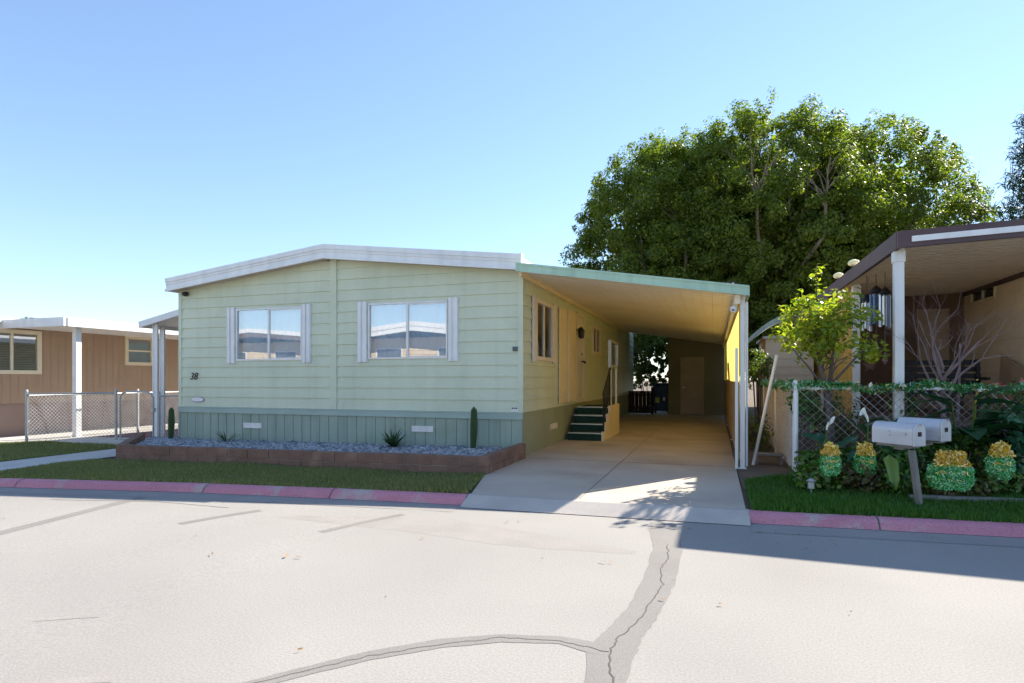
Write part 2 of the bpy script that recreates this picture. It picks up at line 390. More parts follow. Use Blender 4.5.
strip('road_patch', [(-6.3,3.6),(-6.42,4.3),(-6.55,5.0),(-6.66,5.75)], .16, M['patch'])
strip('road_patch', [(-4.98,4.55),(-4.85,4.9),(-4.65,5.28)], .11, M['patch'])
strip('road_patch', [(-3.42,4.66),(-3.25,5.1),(-3.05,5.52)], .09, M['patch'])
strip('road_patch', [(-3.76,2.44),(-3.45,2.6)], .05, M['faint'])
strip('road_patch', [(-3.1,1.86),(-2.65,2.06)], .06, M['faint'])
strip('road_stain', [(-.6,4.9),(-1.6,5.0),(-2.6,5.2),(-4.2,5.1)], [.1,.5,.6,.1], M['faint'], -.0993)
strip('road_crack', [(-7.6,5.1),(-6.2,5.35),(-5.1,5.3)], .012, M['crack'], -.0982, .01)

# ------------------------------------------------------------------ lawns, gravel, litter (uncountable)
def inpoly(P, x, y):
    c = np.zeros(len(x), bool); j = len(P)-1
    for i in range(len(P)):
        xi, yi = P[i]; xj, yj = P[j]
        hit = ((yi > y) != (yj > y)) & (x < (xj-xi)*(y-yi)/(yj-yi+1e-12)+xi); c ^= hit; j = i
    return c
def scatter(P, n):
    xs = [p[0] for p in P]; ys = [p[1] for p in P]
    x = rng.uniform(min(xs), max(xs), n*3); y = rng.uniform(min(ys), max(ys), n*3)
    k = inpoly(P, x, y); return x[k][:n], y[k][:n]
def gz(x): return np.maximum(-.2, .013*np.minimum(0, x+3))
def lawn(polys, n, h, m):
    VS = []; FS = []; o = 0
    for P, k in zip(polys, n):
        x, y = scatter(P, k); k = len(x)
        dn = .4+1.0*(np.sin(x*2.1+y*1.3)*np.sin(y*2.7-x*.9)*.5+.5)
        hh = h*rng.uniform(.5,1.25,k)*dn; a = rng.uniform(0, 2*np.pi, k); w = rng.uniform(.004,.008,k)
        lx, ly = rng.normal(0,.35,k)*hh, rng.normal(0,.35,k)*hh; z = gz(x)
        V = np.stack([np.stack([x-np.cos(a)*w, y-np.sin(a)*w, z],1), np.stack([x+np.cos(a)*w, y+np.sin(a)*w, z],1),
                      np.stack([x+lx, y+ly, z+hh],1)],1).reshape(-1,3)
        VS.append(V); FS.append(np.arange(o, o+3*k).reshape(-1,3)); o += 3*k
    return link('grass', arr_mesh('grass', np.vstack(VS), np.vstack(FS)), m)
g1 = lawn([[(x, y-.02) for x, y in curb_pts(-10.2,-2.64)] + [(-2.93,7.58),(-10.2,7.58)],
           [(x, y+.01) for x, y in curb_pts(-16.2,-11.47)] + [(-11.47,9.4),(-14.8,9.7),(-16.2,9.0)]], [60000, 40000], .045, M['lawn'])
tag(g1, 'short green and brown grass of the front yard beside the path and brick planter', 'grass', kind='stuff')
g2 = lawn([[(x, y-.03) for x, y in curb_pts(.36,7)] + [(7,8.7),(1.0,8.9),(.36,8.2)]], [65000], .065, M['lawn2'])
tag(g2, 'deep green grass along the pink curb in front of the chain link fence', 'grass', kind='stuff')

ICO_V = np.array([(0,0,-1),(.72,-.53,-.45),(-.28,-.85,-.45),(-.89,0,-.45),(-.28,.85,-.45),(.72,.53,-.45),(.28,-.85,.45),(-.72,-.53,.45),(-.72,.53,.45),(.28,.85,.45),(.89,0,.45),(0,0,1)])
ICO_F = np.array([(0,2,1),(1,5,0),(0,3,2),(0,4,3),(0,5,4),(1,10,5),(2,6,1),(3,7,2),(4,8,3),(5,9,4),(1,6,10),(2,7,6),(3,8,7),(4,9,8),(5,10,9),(6,11,10),(7,11,6),(8,11,7),(9,11,8),(10,11,9)])
def stones(name, P, n, zf, lo, hi, m):
    x, y = scatter(P, n); k = len(x); s = rng.uniform(lo, hi, k)
    V = ICO_V[None]*(1+rng.uniform(-.28,.28,(k,12,1)))*s[:,None,None]*np.stack([rng.uniform(.8,1.4,k),rng.uniform(.8,1.4,k),rng.uniform(.5,.9,k)],1)[:,None,:]
    a = rng.uniform(0,6.28,k); c, s_ = np.cos(a)[:,None], np.sin(a)[:,None]
    V = np.stack([V[...,0]*c-V[...,1]*s_, V[...,0]*s_+V[...,1]*c, V[...,2]],2)
    V += np.stack([x, y, zf(x,y)+rng.uniform(-.01,.015,k)],1)[:,None,:]
    F = (ICO_F[None]+12*np.arange(k)[:,None,None]).reshape(-1,3)
    return link(name, arr_mesh(name, V.reshape(-1,3), F), m)

# ------------------------------------------------------------------ leaf clouds
def leaves(C, N, size, n_each, rad, flat=1.0, aspect=.5, up=.0, sz=(.6,1.3), out=.6):
    """C: clump centres, N: outward directions; returns V, F of leaf quads"""
    k = len(C)*n_each
    c = np.repeat(C, n_each, 0); nn = np.repeat(N, n_each, 0)
    d = rng.normal(0,1,(k,3)); d /= np.linalg.norm(d,axis=1)[:,None]
    r = np.repeat(np.broadcast_to(rad, (len(C),)), n_each)*rng.uniform(.25,1,k)**.6
    off = d*r[:,None]; off[:,2] *= flat
    p = c+off
    nrm = d*.5+nn*out+rng.normal(0,.55,(k,3)); nrm[:,2] += up; nrm /= np.linalg.norm(nrm,axis=1)[:,None]
    t = np.cross(nrm, rng.normal(0,1,(k,3))); t /= np.linalg.norm(t,axis=1)[:,None]
    b = np.cross(nrm, t); L = size*rng.uniform(sz[0],sz[1],k)[:,None]; W = L*aspect
    V = np.stack([p-t*L*.5, p+b*W*.5+nrm*W*.12, p+t*L*.5, p-b*W*.5+nrm*W*.12],1).reshape(-1,3)
    return V, np.arange(4*k).reshape(-1,4)
def shell(center, radii, n, inner=.78, lobes=None, zmin=None, tight=False):
    d = rng.normal(0,1,(n*2,3)); d /= np.linalg.norm(d,axis=1)[:,None]
    rr = rng.uniform(inner,1,n*2)
    if lobes is not None:
        f = np.zeros(n*2)
        for q, amp in lobes:
            if tight: f = np.maximum(f, amp*np.sqrt(np.clip(((d@q)-.86)/.14,0,1))); continue
            f += amp*np.clip((d@q)-.55,0,1)/.45
        rr = rr*(1+f)
    p = np.array(center)+d*rr[:,None]*np.array(radii)
    if zmin is not None:
        k = p[:,2] > zmin; p, d = p[k], d[k]
    return p[:n], d[:n]
def rand_lobes(k, lo, hi):
    L = []
    for i in range(k):
        q = rng.normal(0,1,3); q[2] = abs(q[2])*.8; q /= np.linalg.norm(q); L.append((q, rng.uniform(lo,hi)))
    return L
def foliage(name, VF, m, parent):
    V = np.vstack([a for a, b in VF]); o = 0; Fs = []
    for a, b in VF: Fs.append(b+o); o += len(a)
    V = V-np.array(ABS[parent.name]); return link(name, arr_mesh(name, V, np.vstack(Fs)), m, parent)
def limb(mb, p, d, L, r, depth, spread=.5, grav=.0, seg=6, kids=(2,3)):
    pts = [Vector(p)]; d = Vector(d).normalized(); rs = [r]
    for i in range(4):
        d = (d+Vector((rnd.gauss(0,.12),rnd.gauss(0,.12),rnd.gauss(0,.08)+grav))).normalized()
        pts.append(pts[-1]+d*L/4); rs.append(r*(1-.13*(i+1)))
    mb.tube(pts, rs, seg)
    tips = []
    if depth > 0:
        for k in range(rnd.randint(*kids)):
            q = (d+Vector((rnd.gauss(0,spread),rnd.gauss(0,spread),rnd.gauss(0,spread*.6)))).normalized()
            tips += limb(mb, pts[rnd.choice((2,3,4,4))], q, L*rnd.uniform(.55,.8), rs[-1]*rnd.uniform(.55,.8), depth-1, spread, grav, max(4,seg-1), kids)
    else: tips.append(pts[-1])
    return tips

# ------------------------------------------------------------------ siding
def siding(mb, org, du, out, a0, a1, z0, z1, openings=(), pitch=.2, lip=.02, gable=None):
    """lapped boards on a vertical wall. org+du*u+z; gable=(xm, zr, slope): boards are cut at the roof line"""
    org, du, out = Vector(org), Vector(du), Vector(out)
    P = lambda u, z, o: tuple(org+du*u+out*o+Vector((0,0,z)))
    def lim(z):
        if gable is None: return a0, a1
        h = (gable[1]-z)/gable[2]; return max(a0, gable[0]-h), min(a1, gable[0]+h)
    z = z0
    while z < z1-1e-4:
        zt = min(z+pitch, z1)
        cuts = sorted({z, zt} | {c for o in openings for c in (o[2], o[3]) if z < c < zt})
        for c0, c1 in zip(cuts, cuts[1:]):
            l0, r0 = lim(c0); l1, r1 = lim(c1)
            segs = [(l0, r0, l1, r1)] if r0 > l0 else []
            for o in openings:
                if o[2] < c1-1e-5 and o[3] > c0+1e-5:
                    ns = []
                    for (la, ra, lb, rb) in segs:
                        if o[0] > la: ns.append((la, min(ra,o[0]), lb, min(rb,o[0])))
                        if o[1] < ra: ns.append((max(la,o[1]), ra, max(lb,o[1]), rb))
                    segs = ns
            o0 = lip*(1-(c0-z)/pitch); o1 = lip*(1-(c1-z)/pitch)
            for (la, ra, lb, rb) in segs:
                mb.quad(P(la,c0,o0), P(ra,c0,o0), P(rb,c1,o1), P(lb,c1,o1))
                if c0 == z:
                    mb.quad(P(la,c0,-.004), P(ra,c0,-.004), P(ra,c0,o0), P(la,c0,o0))
        z = zt

def ring(mb, X, a0, a1, z0, z1, w, d0, d1):
    """rectangular frame; X(u, depth, z) maps to 3d via boxes"""
    X(a0-w, a1+w, d0, d1, z1, z1+w); X(a0-w, a1+w, d0, d1, z0-w, z0)
    X(a0-w, a0, d0, d1, z0, z1); X(a1, a1+w, d0, d1, z0, z1)

# ================================================================== OUR MOBILE HOME
XL, XR, YF, YB = -10.42, -3.03, 9.53, 24.0
home = thing('mobile_home', (-6.72, YF, 0), 'pale sage green mobile home with white gable fascia and lapped siding', 'house')
W1 = (-8.96, -7.40, 1.66, 2.68); W2 = (-5.96, -4.38, 1.66, 2.67)
GS = (3.52-3.09)/3.75
mb = MB()
siding(mb, (0,YF,0), (1,0,0), (0,-1,0), XL, XR, .74, 3.50, (W1, W2), gable=(-6.75, 3.57, GS))
mb.box(XR-.07, XR+.022, YF-.024, YF+.0, .74, 3.08); mb.box(XL-.02, XL+.06, YF-.024, YF, .74, 3.08)
mb.build('front_wall', M['sage'], home)
SW = ((10.25,11.40,1.66,2.72), (13.55,14.43,.82,2.84), (15.55,16.6,1.98,2.68))
mb = MB(); siding(mb, (XR,0,0), (0,1,0), (1,0,0), YF, YB, .74, 3.10, SW); mb.build('side_wall', M['sage_side'], home)
mb = MB()
mb.quad((XL,YB,-.1),(XL,YF,-.1),(XL,YF,3.1),(XL,YB,3.1)); mb.quad((XR,YB,-.1),(XL,YB,-.1),(XL,YB,3.1),(XR,YB,3.1)); mb.quad((XL,YF,.7),(XR,YF,.7),(XR,YB,.7),(XL,YB,.7))
mb.build('rear_wall', M['sage_side'], home)
# near-black sheets stand for the unlit room behind the glass
mb = MB()
mb.quad((XL+.1,YF+.7,.72),(XR-.4,YF+.7,.72),(XR-.4,YF+.7,3.0),(XL+.1,YF+.7,3.0)); mb.quad((XR-.4,YF+.7,.72),(XR-.4,YB,.72),(XR-.4,YB,3.0),(XR-.4,YF+.7,3.0))
mb.build('dark_room_sheet', M['dark'], home)
# skirting: grooved vertical panels
mb = MB(); x = XL
while x < XR-.01:
    w = min(.2, XR-x); mb.box(x+.006, x+w-.006, YF+.0, YF+.03, -.15, .625); x += .2
mb.box(XL, XR-.001, YF+.012, YF+.04, -.15, .63)
mb.box(XR-.09, XR+.0, YF-.012, YF+.0, -.1, .62)
mb.build('skirting', M['skirt'], home)
mb = MB().box(XL-.01, XR+.012, YF-.035, YF+.02, .62, .735); mb.box(XL-.012, XR+.014, YF-.045, YF, .715, .738)
mb.build('skirt_trim', M['skirt_trim'], home, bevel=.004)
mb = MB().box(XR-.02, XR+.004, YF+.02, YB, -.02, .735); mb.box(XR, XR+.016, YF, YB, .70, .74)
mb.build('side_skirting', M['skirt_side'], home)
mb = MB().box(-6.77, -6.63, YF-.034, YF, .74, 3.53); mb.build('seam_trim', M['sage'], home, bevel=.004)
# roof
yr0 = 9.24
RX, RZ = -6.75, 3.74
def roof_shape(e0, e1, zr, ze, t): return [(e0, ze), (RX, zr), (e1, ze), (e1, ze-t), (RX, zr-t), (e0, ze-t)]
eL, eR, ze = -10.49, -2.98, 3.31
rf = MB(); rf.prism([(x, yr0+.04, z) for x, z in roof_shape(eL+.02, eR-.02, RZ-.005, ze-.005, .2)], (0, YB-yr0+.3, 0))
roof = rf.build('roof', M['roof'], home)
fm = MB()
fm.prism([(x, yr0+.02, z) for x, z in roof_shape(eL, eR, RZ+.01, ze+.01, .245)], (0,.035,0))
fm.prism([(x, yr0, z) for x, z in roof_shape(eL-.012, eR+.012, RZ+.018, ze+.018, .085)], (0,.025,0))
fm.prism([(x, yr0+.006, z) for x, z in roof_shape(eL-.008, eR+.008, RZ-.098, ze-.098, .02)], (0,.02,0))
fm.prism([(x, yr0-.004, z) for x, z in roof_shape(eL-.012, eR+.012, RZ-.195, ze-.195, .05)], (0,.03,0))
fm.box(eL-.02, eL+.02, yr0+.055, YB+.3, ze-.235, ze+.02)
fm.box(eR+.0, eR+.03, yr0-.01, yr0+.10, ze-.25, ze+.03)
fm.build('fascia', M['white'], roof)
sm = MB().quad((eL+.02,yr0+.05,ze-.215),(RX,yr0+.05,RZ-.215),(RX,YF+.02,RZ-.215),(eL+.02,YF+.02,ze-.215)); sm.quad((RX,yr0+.05,RZ-.215),(eR-.02,yr0+.05,ze-.215),(eR-.02,YF+.02,ze-.215),(RX,YF+.02,RZ-.215))
sm.build('soffit', M['soffit'], roof)
# front windows
def curtain(a0, a1, z0, z1, y, parent, seed):
    q = random.Random(seed); mb = MB(); n = 90; top = []; ph = 0
    for i in range(n+1):
        x = a0+(a1-a0)*i/n; ph += q.uniform(.25,.75); yy = y+.022*math.sin(ph)+.01*math.sin(ph*.37)
        mb.v += [(x,yy,z0),(x,yy+.004*math.sin(ph*2),z1)]
    for i in range(n): mb.f.append((2*i,2*i+2,2*i+3,2*i+1))
    return mb.build('curtain', M['curtain'], parent, smooth=True)
def front_window(o, seed):
    a0, a1, z0, z1 = o
    fr = MB(); X = lambda u0,u1,d0,d1,q0,q1: fr.box(u0,u1,YF-d1,YF-d0,q0,q1)
    ring(fr, X, a0+.03, a1-.03, z0+.03, z1-.03, .03, -.10, .03)
    m = (a0+a1)/2+.01; fr.box(m-.022, m+.022, YF-.03, YF+.0, z0+.03, z1-.03)
    fr.box(m+.022, a1-.03, YF-.02, YF, z1-.055, z1-.03); fr.box(m+.022, a1-.03, YF-.02, YF, z0+.03, z0+.05)
    w = fr.build('window', M['aluminium'], home)
    MB().quad((a0+.03,YF-.003,z0+.03),(m,YF-.003,z0+.03),(m,YF-.003,z1-.03),(a0+.03,YF-.003,z1-.03)).build('pane', M['glass'], w)
    MB().quad((m,YF-.014,z0+.03),(a1-.03,YF-.014,z0+.03),(a1-.03,YF-.014,z1-.03),(m,YF-.014,z1-.03)).build('pane', M['glass'], w)
    curtain(a0, a1, z0, z1, YF+.075, w, seed)
    for s0, s1 in ((a0-.215,a0-.015),(a1+.015,a1+.205)):
        sh = MB(); k = (s1-s0)
        sh.box(s0, s1, YF-.036, YF-.002, z0-.05, z1+.035)
        sh.box(s0+.008, s0+k*.40, YF-.055, YF-.037, z0-.055, z1+.04); sh.box(s0+k*.60, s1-.008, YF-.055, YF-.037, z0-.055, z1+.04)
        sh.build('shutter', M['white'], w, bevel=.006)
front_window(W1, 3); front_window(W2, 8)
# carport-side openings
def side_window(o, mats=('pinkwhite','darkglass'), mull=True):
    a0, a1, z0, z1 = o; fr = MB(); X = lambda u0,u1,d0,d1,q0,q1: fr.box(XR+d0,XR+d1,u0,u1,q0,q1)
    ring(fr, X, a0+.05, a1-.05, z0+.05, z1-.05, .075, -.08, .05)
    m = (a0+a1)/2
    if mull: fr.box(XR-.02, XR+.03, m-.025, m+.025, z0+.05, z1-.05)
    w = fr.build('window', M[mats[0]], home, bevel=.004)
    MB().quad((XR+.005,a0,z0),(XR+.005,a1,z0),(XR+.005,a1,z1),(XR+.005,a0,z1)).build('pane', M[mats[1]], w)
    MB().quad((XR-.07,a0,z0),(XR-.07,a1,z0),(XR-.07,a1,z1),(XR-.07,a0,z1)).build('curtain', mat('grey_blind', (.16,.16,.17), (.1,.1,.11), 4, 3, .8), w)
    return w
w = side_window(SW[0])
MB().box(XR+.022, XR+.06, 11.42, 11.62, 1.6, 2.77).build('shutter', M['pinkwhite'], w, bevel=.005)
MB().box(XR+.022, XR+.06, 10.03, 10.2, 1.6, 2.77).build('shutter', M['pinkwhite'], w, bevel=.005)
side_window(SW[2])
sd = MB(); sd.box(XR+.022, XR+.05, 11.92, 12.56, .80, 2.78); sd.box(XR+.022, XR+.085, 12.60, 13.32, .80, 2.78)
sd.build('screen_door', M['cream'], home, bevel=.008)
d = MB(); X = lambda u0,u1,d0,d1,q0,q1: d.box(XR+d0,XR+d1,u0,u1,q0,q1)
ring(d, X, 13.64, 14.34, .85, 2.76, .09, -.05, .05); d.box(XR-.03, XR+.012, 13.64, 14.34, .85, 2.76)
d = d.build('door', M['pinkwhite'], home, bevel=.004)
MB().tube([(XR+.012,14.22,1.72),(XR+.07,14.22,1.72)], .02, 10).lathe((XR+.09,14.22,1.70), [(.005,-.03),(.03,-.015),(.03,.015),(.005,.03)], 10).build('handle', M['black'], d)
MB().tube([(XR+.012,14.22,1.9),(XR+.03,14.22,1.9)], .028, 10).build('lock', M['black'], d)
ln = MB().box(XR+.02, XR+.05, 13.42, 13.54, 2.3, 2.46); ln.tube([(XR+.05,13.48,2.42),(XR+.16,13.48,2.48)], .014, 6)
ln.lathe((XR+.16,13.48,2.22), [(.03,0),(.065,.03),(.08,.17),(.085,.18),(.03,.25),(.01,.27)], 8)
ln.build('porch_lantern', M['black'], home)
# small things screwed to the walls
def text(body, size, loc, m, name, parent, shear=0.0, rot=(R(90),0,0), ext=.004):
    c = bpy.data.curves.new(name, 'FONT'); c.body = body; c.size = size; c.extrude = ext; c.shear = shear
    t = bpy.data.objects.new('tmp', c); COL.objects.link(t)
    dg = bpy.context.evaluated_depsgraph_get(); me = bpy.data.meshes.new_from_object(t.evaluated_get(dg))
    bpy.data.objects.remove(t)
    me.transform(Matrix.Translation(Vector(loc)-ABS[parent.name]) @ Matrix.Rotation(rot[0], 4, 'X')); me.name = name
    return link(name, me, m, parent)
text('38', .20, (-10.14, YF-.028, 1.29), M['black'], 'house_number', home, .28)
pl = MB()
pl.prism([(-9.93+.15*math.cos(a), YF-.034, .885+.042*math.sin(a)) for a in [i*math.pi/10 for i in range(20)]], (0,.014,0))
pl = pl.build('oval_plaque', M['white'], home)
MB().prism([(-9.93+.165*math.cos(a), YF-.024, .88+.055*math.sin(a)) for a in [i*math.pi/10 for i in range(20)]], (0,.01,0)).build('border', mat('mauve_border', (.3,.25,.38), (.35,.3,.42), 3, 3, .6), pl)
nt = MB().box(-3.21, -3.09, YF-.034, YF-.02, .755, .835).build('paper_notice', M['white'], home)
mk = MB()
for i, (u0, u1) in enumerate(((.012,.03),(.04,.05),(.058,.075),(.085,.105))): mk.box(-3.21+u0, -3.21+u1, YF-.037, YF-.0345, .80, .825)
mk.build('print', M['black'], nt)
MB().box(-3.185, -3.10, YF-.045, YF-.01, 1.765, 1.84).box(-3.175,-3.11,YF-.05,YF-.045,1.775,1.795).build('meter_tag', mat('grey_tag', (.14,.16,.16), (.1,.11,.11), 4, 3, .6), home, bevel=.004)
MB().lathe((-10.21,YF-.07,2.985), [(.02,0),(.06,.02),(.06,.06),(.04,.09)], 12).tube([(-10.21,YF-.07,3.06),(-10.21,YF,3.06)], .02, 8).build('security_camera', M['black'], home)
def vent(x0, x1, z0, z1, side=False):
    v = MB()
    B = (lambda a,b,p,q,d0,d1: v.box(a,b,YF-d1,YF-d0,p,q)) if not side else (lambda a,b,p,q,d0,d1: v.box(XR+d0,XR+d1,a,b,p,q))
    B(x0,x1,z0,z1,.0,.012); B(x0,x1,z1-.016,z1,.012,.02); B(x0,x1,z0,z0+.016,.012,.02)
    k = 3; w = (x1-x0)/k
    for i in range(k+1): B(x0+w*i-(.012 if i else 0), x0+w*i+(.012 if i<k else 0), z0+.016, z1-.016, .012,.02)
    for i in range(5):
        z = z0+.02+(z1-z0-.04)*i/5; B(x0,x1,z,z+.006,.012,.016)
    v.build('skirt_vent', M['pinkwhite'] if side else M['white'], home)
vent(-8.79,-8.35,.34,.44); vent(-5.08,-4.66,.37,.47); vent(11.3,11.85,.31,.42,True)

# ================================================================== CARPORT
cp = thing('carport', (-1.3, 9.1, 0), 'attached carport with sloping cream pan roof and mint green fascia', 'carport')
def cz(x): return 3.085+(x-XR)*(2.525-3.085)/(.45-XR)
cf0, cf1 = 9.12, 9.0
def fy(x): return cf0+(x-XR)*(cf1-cf0)/(.45-XR)
cr = MB(); n = 22
for i in range(n):
    x0 = XR+(.45-XR)*i/n; x1 = XR+(.45-XR)*(i+1)/n-.004
    cr.prism([(x0,fy(x0)+.06,cz(x0)-.03),(x1,fy(x1)+.06,cz(x1)-.03),(x1,fy(x1)+.06,cz(x1)+.02),(x0,fy(x0)+.06,cz(x0)+.02)], (0,13.6,0))
roof_c = cr.build('roof', M['ceil'], cp)
rib = MB()
y = 9.5
while y < 22.4:
    rib.prism([(XR+.06,y,cz(XR+.06)-.032),(.40,y,cz(.40)-.032),(.40,y,cz(.40)-.034),(XR+.06,y,cz(XR+.06)-.034)], (0,.007,0)); y += .3
rib.build('pan_seam', mat('seam_tan', (.66,.56,.42), (.6,.5,.37), 3, 3, .6), roof_c)
fa = MB()
P = lambda x, dy, dz: (x, fy(x)+dy, cz(x)+dz)
xa, xb = XR+.02, .47
fa.prism([P(xa,0,-.045),P(xb,0,-.045),P(xb,0,.075),P(xa,0,.075)], (0,.055,0))
fa.prism([P(xa,-.012,.055),P(xb,-.012,.055),P(xb,-.012,.085),P(xa,-.012,.085)], (0,.012,0))
fa.prism([P(xa,-.010,-.055),P(xb,-.010,-.055),P(xb,-.010,-.035),P(xa,-.010,-.035)], (0,.01,0))
fa.box(.455,.475,cf1+.05,22.7,cz(.45)-.06,cz(.45)+.075)
fa.build('fascia', M['mint'], cp)
MB().box(XR+.024, XR+.06, 9.3, 22.4, 2.97, 3.045).build('ledger', M['cream'], cp)
MB().box(.28, .36, 9.25, 22.4, cz(.3)-.16, cz(.3)-.035).build('beam', M['ceil'], cp)
for y in (9.30, 13.6, 17.9, 22.2):
    p = MB().box(.36,.425,y,y+.065,0,cz(.4)-.03); p.box(.33,.45,y-.03,y+.095,0,.012)
    p.build('post', M['white'], cp, bevel=.006)
MB().box(.29,.33,9.26,9.30,0,1.75).build('brace_post', M['white'], cp, bevel=.004)
MB().tube([(.45,9.35,2.42),(.45,9.35,.03)], .018, 8).build('downspout', M['white'], cp)
# corrugated fibreglass side and plain lower side
sp = MB(); y = 9.42; k = 0; n = int((22.2-9.345)/.019)
for i in range(n+1):
    yy = 9.345+i*.019; xx = .345+.010*math.sin(2*math.pi*yy/.076)
    sp.v += [(xx,yy,1.24),(xx,yy,cz(.34)-.12)]
for i in range(n): sp.f.append((2*i,2*i+2,2*i+3,2*i+1))
sp.build('side_panel', M['yellow'], cp, smooth=True)
lw = MB(); y = 9.35
while y < 22.1:
    lw.box(.335,.355,y,min(y+.196,22.2),.12,1.26); y += .2
lw.build('lower_panel', mat('lower_tan_panel', (.50,.36,.20), (.42,.3,.17), 1.5, 5, .7), cp)  # plain tan boards below the yellow sheet
rl = MB()
for z in (.14,1.22): rl.box(.355,.375,9.4,22.2,z,z+.05)
rl.build('rail', M['ceil'], cp)
cam_ = thing('security_camera', (.30,9.35,2.33), 'white round security camera under the carport roof at its front post', 'camera')
MB().lathe((.27,9.30,2.26), [(.005,0),(.045,.015),(.055,.05),(.05,.09),(.02,.11)], 14).build('body', M['white'], cam_)
MB().tube([(.27,9.30,2.36),(.30,9.35,2.40),(.36,9.36,2.40)], .014, 8).build('bracket', M['white'], cam_)
MB().lathe((.262,9.262,2.30), [(.004,-.012),(.02,-.01),(.02,.01),(.004,.012)], 10).build('lens', M['black'], cam_)
sl = thing('solar_light', (.22,9.1,cz(.22)+.09), 'small dark solar light clipped on top of the mint carport fascia', 'lamp')
b_ = MB().box(.15,.29,9.03,9.13,cz(.22)+.10,cz(.22)+.12); b_.tube([(.22,9.08,cz(.22)+.07),(.22,9.08,cz(.22)+.1)],.02,8); b_.box(.10,.17,9.04,9.1,cz(.22)+.08,cz(.22)+.11); b_.box(.27,.33,9.04,9.09,cz(.22)+.075,cz(.22)+.10)
b_.build('solar_panel', M['black'], sl)

# shed closing the back
sh = thing('storage_shed', (-.6,22.5,0), 'dark olive storage shed closing the far end of the carport', 'shed')
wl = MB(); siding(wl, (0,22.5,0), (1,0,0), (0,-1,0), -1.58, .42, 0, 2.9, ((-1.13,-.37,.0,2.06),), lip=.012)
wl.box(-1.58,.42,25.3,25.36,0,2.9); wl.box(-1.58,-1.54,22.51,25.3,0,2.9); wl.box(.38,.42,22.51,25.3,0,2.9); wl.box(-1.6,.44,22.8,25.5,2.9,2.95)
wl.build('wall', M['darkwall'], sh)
dd = MB().box(-1.10,-.40,22.5,22.54,.03,2.03)
dd.box(-1.15,-1.10,22.47,22.54,0,2.08); dd.box(-.40,-.35,22.47,22.54,0,2.08); dd.box(-1.10,-.40,22.47,22.54,2.03,2.08)
dd = dd.build('door', M['shed_door'], sh)
MB().lathe((-1.04,22.46,1.0), [(.005,-.03),(.03,-.015),(.03,.015),(.005,.03)], 10).build('handle', M['aluminium'], dd)
gt = thing('wooden_gate', (-2.7,22.6,0), 'dark wooden gate of vertical boards across the gap behind the carport', 'gate')
g_ = MB(); x = -3.35
while x < -2.2: g_.box(x,x+.135,22.6,22.625,.04,.86); x += .14
g_ = g_.build('boards', M['darkwood'], gt)
MB().box(-3.36,-2.2,22.625,22.66,.2,.28).box(-3.36,-2.2,22.625,22.66,.68,.76).build('cross_rail', M['darkwood'], gt)
MB().box(-2.2,-2.12,22.58,22.66,0,1.0).build('gate_post', M['darkwood'], gt)
bn = thing('wheeled_bin', (-1.85,23.1,0), 'blue wheeled bin standing beyond the wooden gate', 'bin')
b_ = MB(); b_.prism([(-2.13,22.85,.12),(-1.60,22.85,.12),(-1.57,22.8,1.08),(-2.16,22.8,1.08)], (0,.55,0)); b_ = b_.build('body', M['bluebin'], bn, bevel=.03)
MB().box(-2.18,-1.55,22.76,23.42,1.085,1.15).build('lid', M['bluebin'], bn, bevel=.02)
for x in (-2.13,-1.66): MB().tube([(x,23.3,.11),(x+.06,23.3,.11)], .11, 14).build('wheel', M['black'], bn)
MB().box(-2.06,-1.92,22.80,22.815,.42,.62).build('sticker', M['sticker'], bn); MB().box(-1.78,-1.72,22.80,22.812,.5,.62).build('sticker', M['white'], bn)

# ================================================================== ENTRY STEPS
st = thing('entry_steps', (-2.55,12.45,0), 'four dark carpeted entry steps with metal nosings and cream sides', 'steps')
for i in range(4):
    z = .17*(i+1); y0 = 12.45+.28*i; y1 = 14.55 if i == 3 else y0+.28
    s_ = MB().box(-2.93,-2.23,y0+.012,y1+.01,z-.17+.001,z-.006).build('step', M['carpet'], st)
    MB().box(-2.935,-2.225,y0-.006,y0+.03,z-.022,z+.004).build('nosing', M['nosing'], s_)
cs = MB(); prof = [(12.43,0)]
for i in range(4): prof += [(12.43+.28*i,.17*(i+1)+.03),(12.43+.28*(i+1) if i<3 else 14.6,.17*(i+1)+.03)]
prof += [(14.6,0)]
cs.prism([(-2.222,y,z) for y, z in prof], (.05,0,0)); cs.build('side_board', M['cream'], st)
hr = MB()
hr.tube([(-2.19,12.5,.0),(-2.19,12.5,.98)], .018, 8); hr.tube([(-2.19,12.47,.98),(-2.19,13.3,1.5),(-2.19,13.42,1.55)], .022, 8)
hr.tube([(-2.19,12.5,.45),(-2.19,13.3,.95)], .014, 6); hr.tube([(-2.19,13.3,.68),(-2.19,13.3,1.5)], .018, 8)
for i in range(1,7):
    t = i/7; hr.tube([(-2.19,12.5+.8*t,.45+.5*t),(-2.19,12.5+.8*t,.98+.5*t)], .009, 6)
hr.build('handrail', M['black'], st)
for y in (13.42,14.22):
    MB().box(-2.215,-2.17,y-.022,y+.022,.715,1.56).build('railing_post', M['white'], st, bevel=.004)
wp = MB(); wp.box(-2.23,-2.16,13.3,14.36,1.56,1.61); wp.box(-2.23,-2.16,13.3,14.36,2.12,2.17); wp.box(-2.23,-2.16,13.3,13.36,1.61,2.12); wp.box(-2.23,-2.16,14.3,14.36,1.61,2.12)
wp = wp.build('glazed_panel', M['galv'], st)
pn = MB()
for i in range(6): pn.quad((-2.21,13.36,1.61+.085*i),(-2.21,14.3,1.61+.085*i),(-2.18,14.3,1.695+.085*i),(-2.18,13.36,1.695+.085*i))
pn.build('pane', M['glass'], wp)

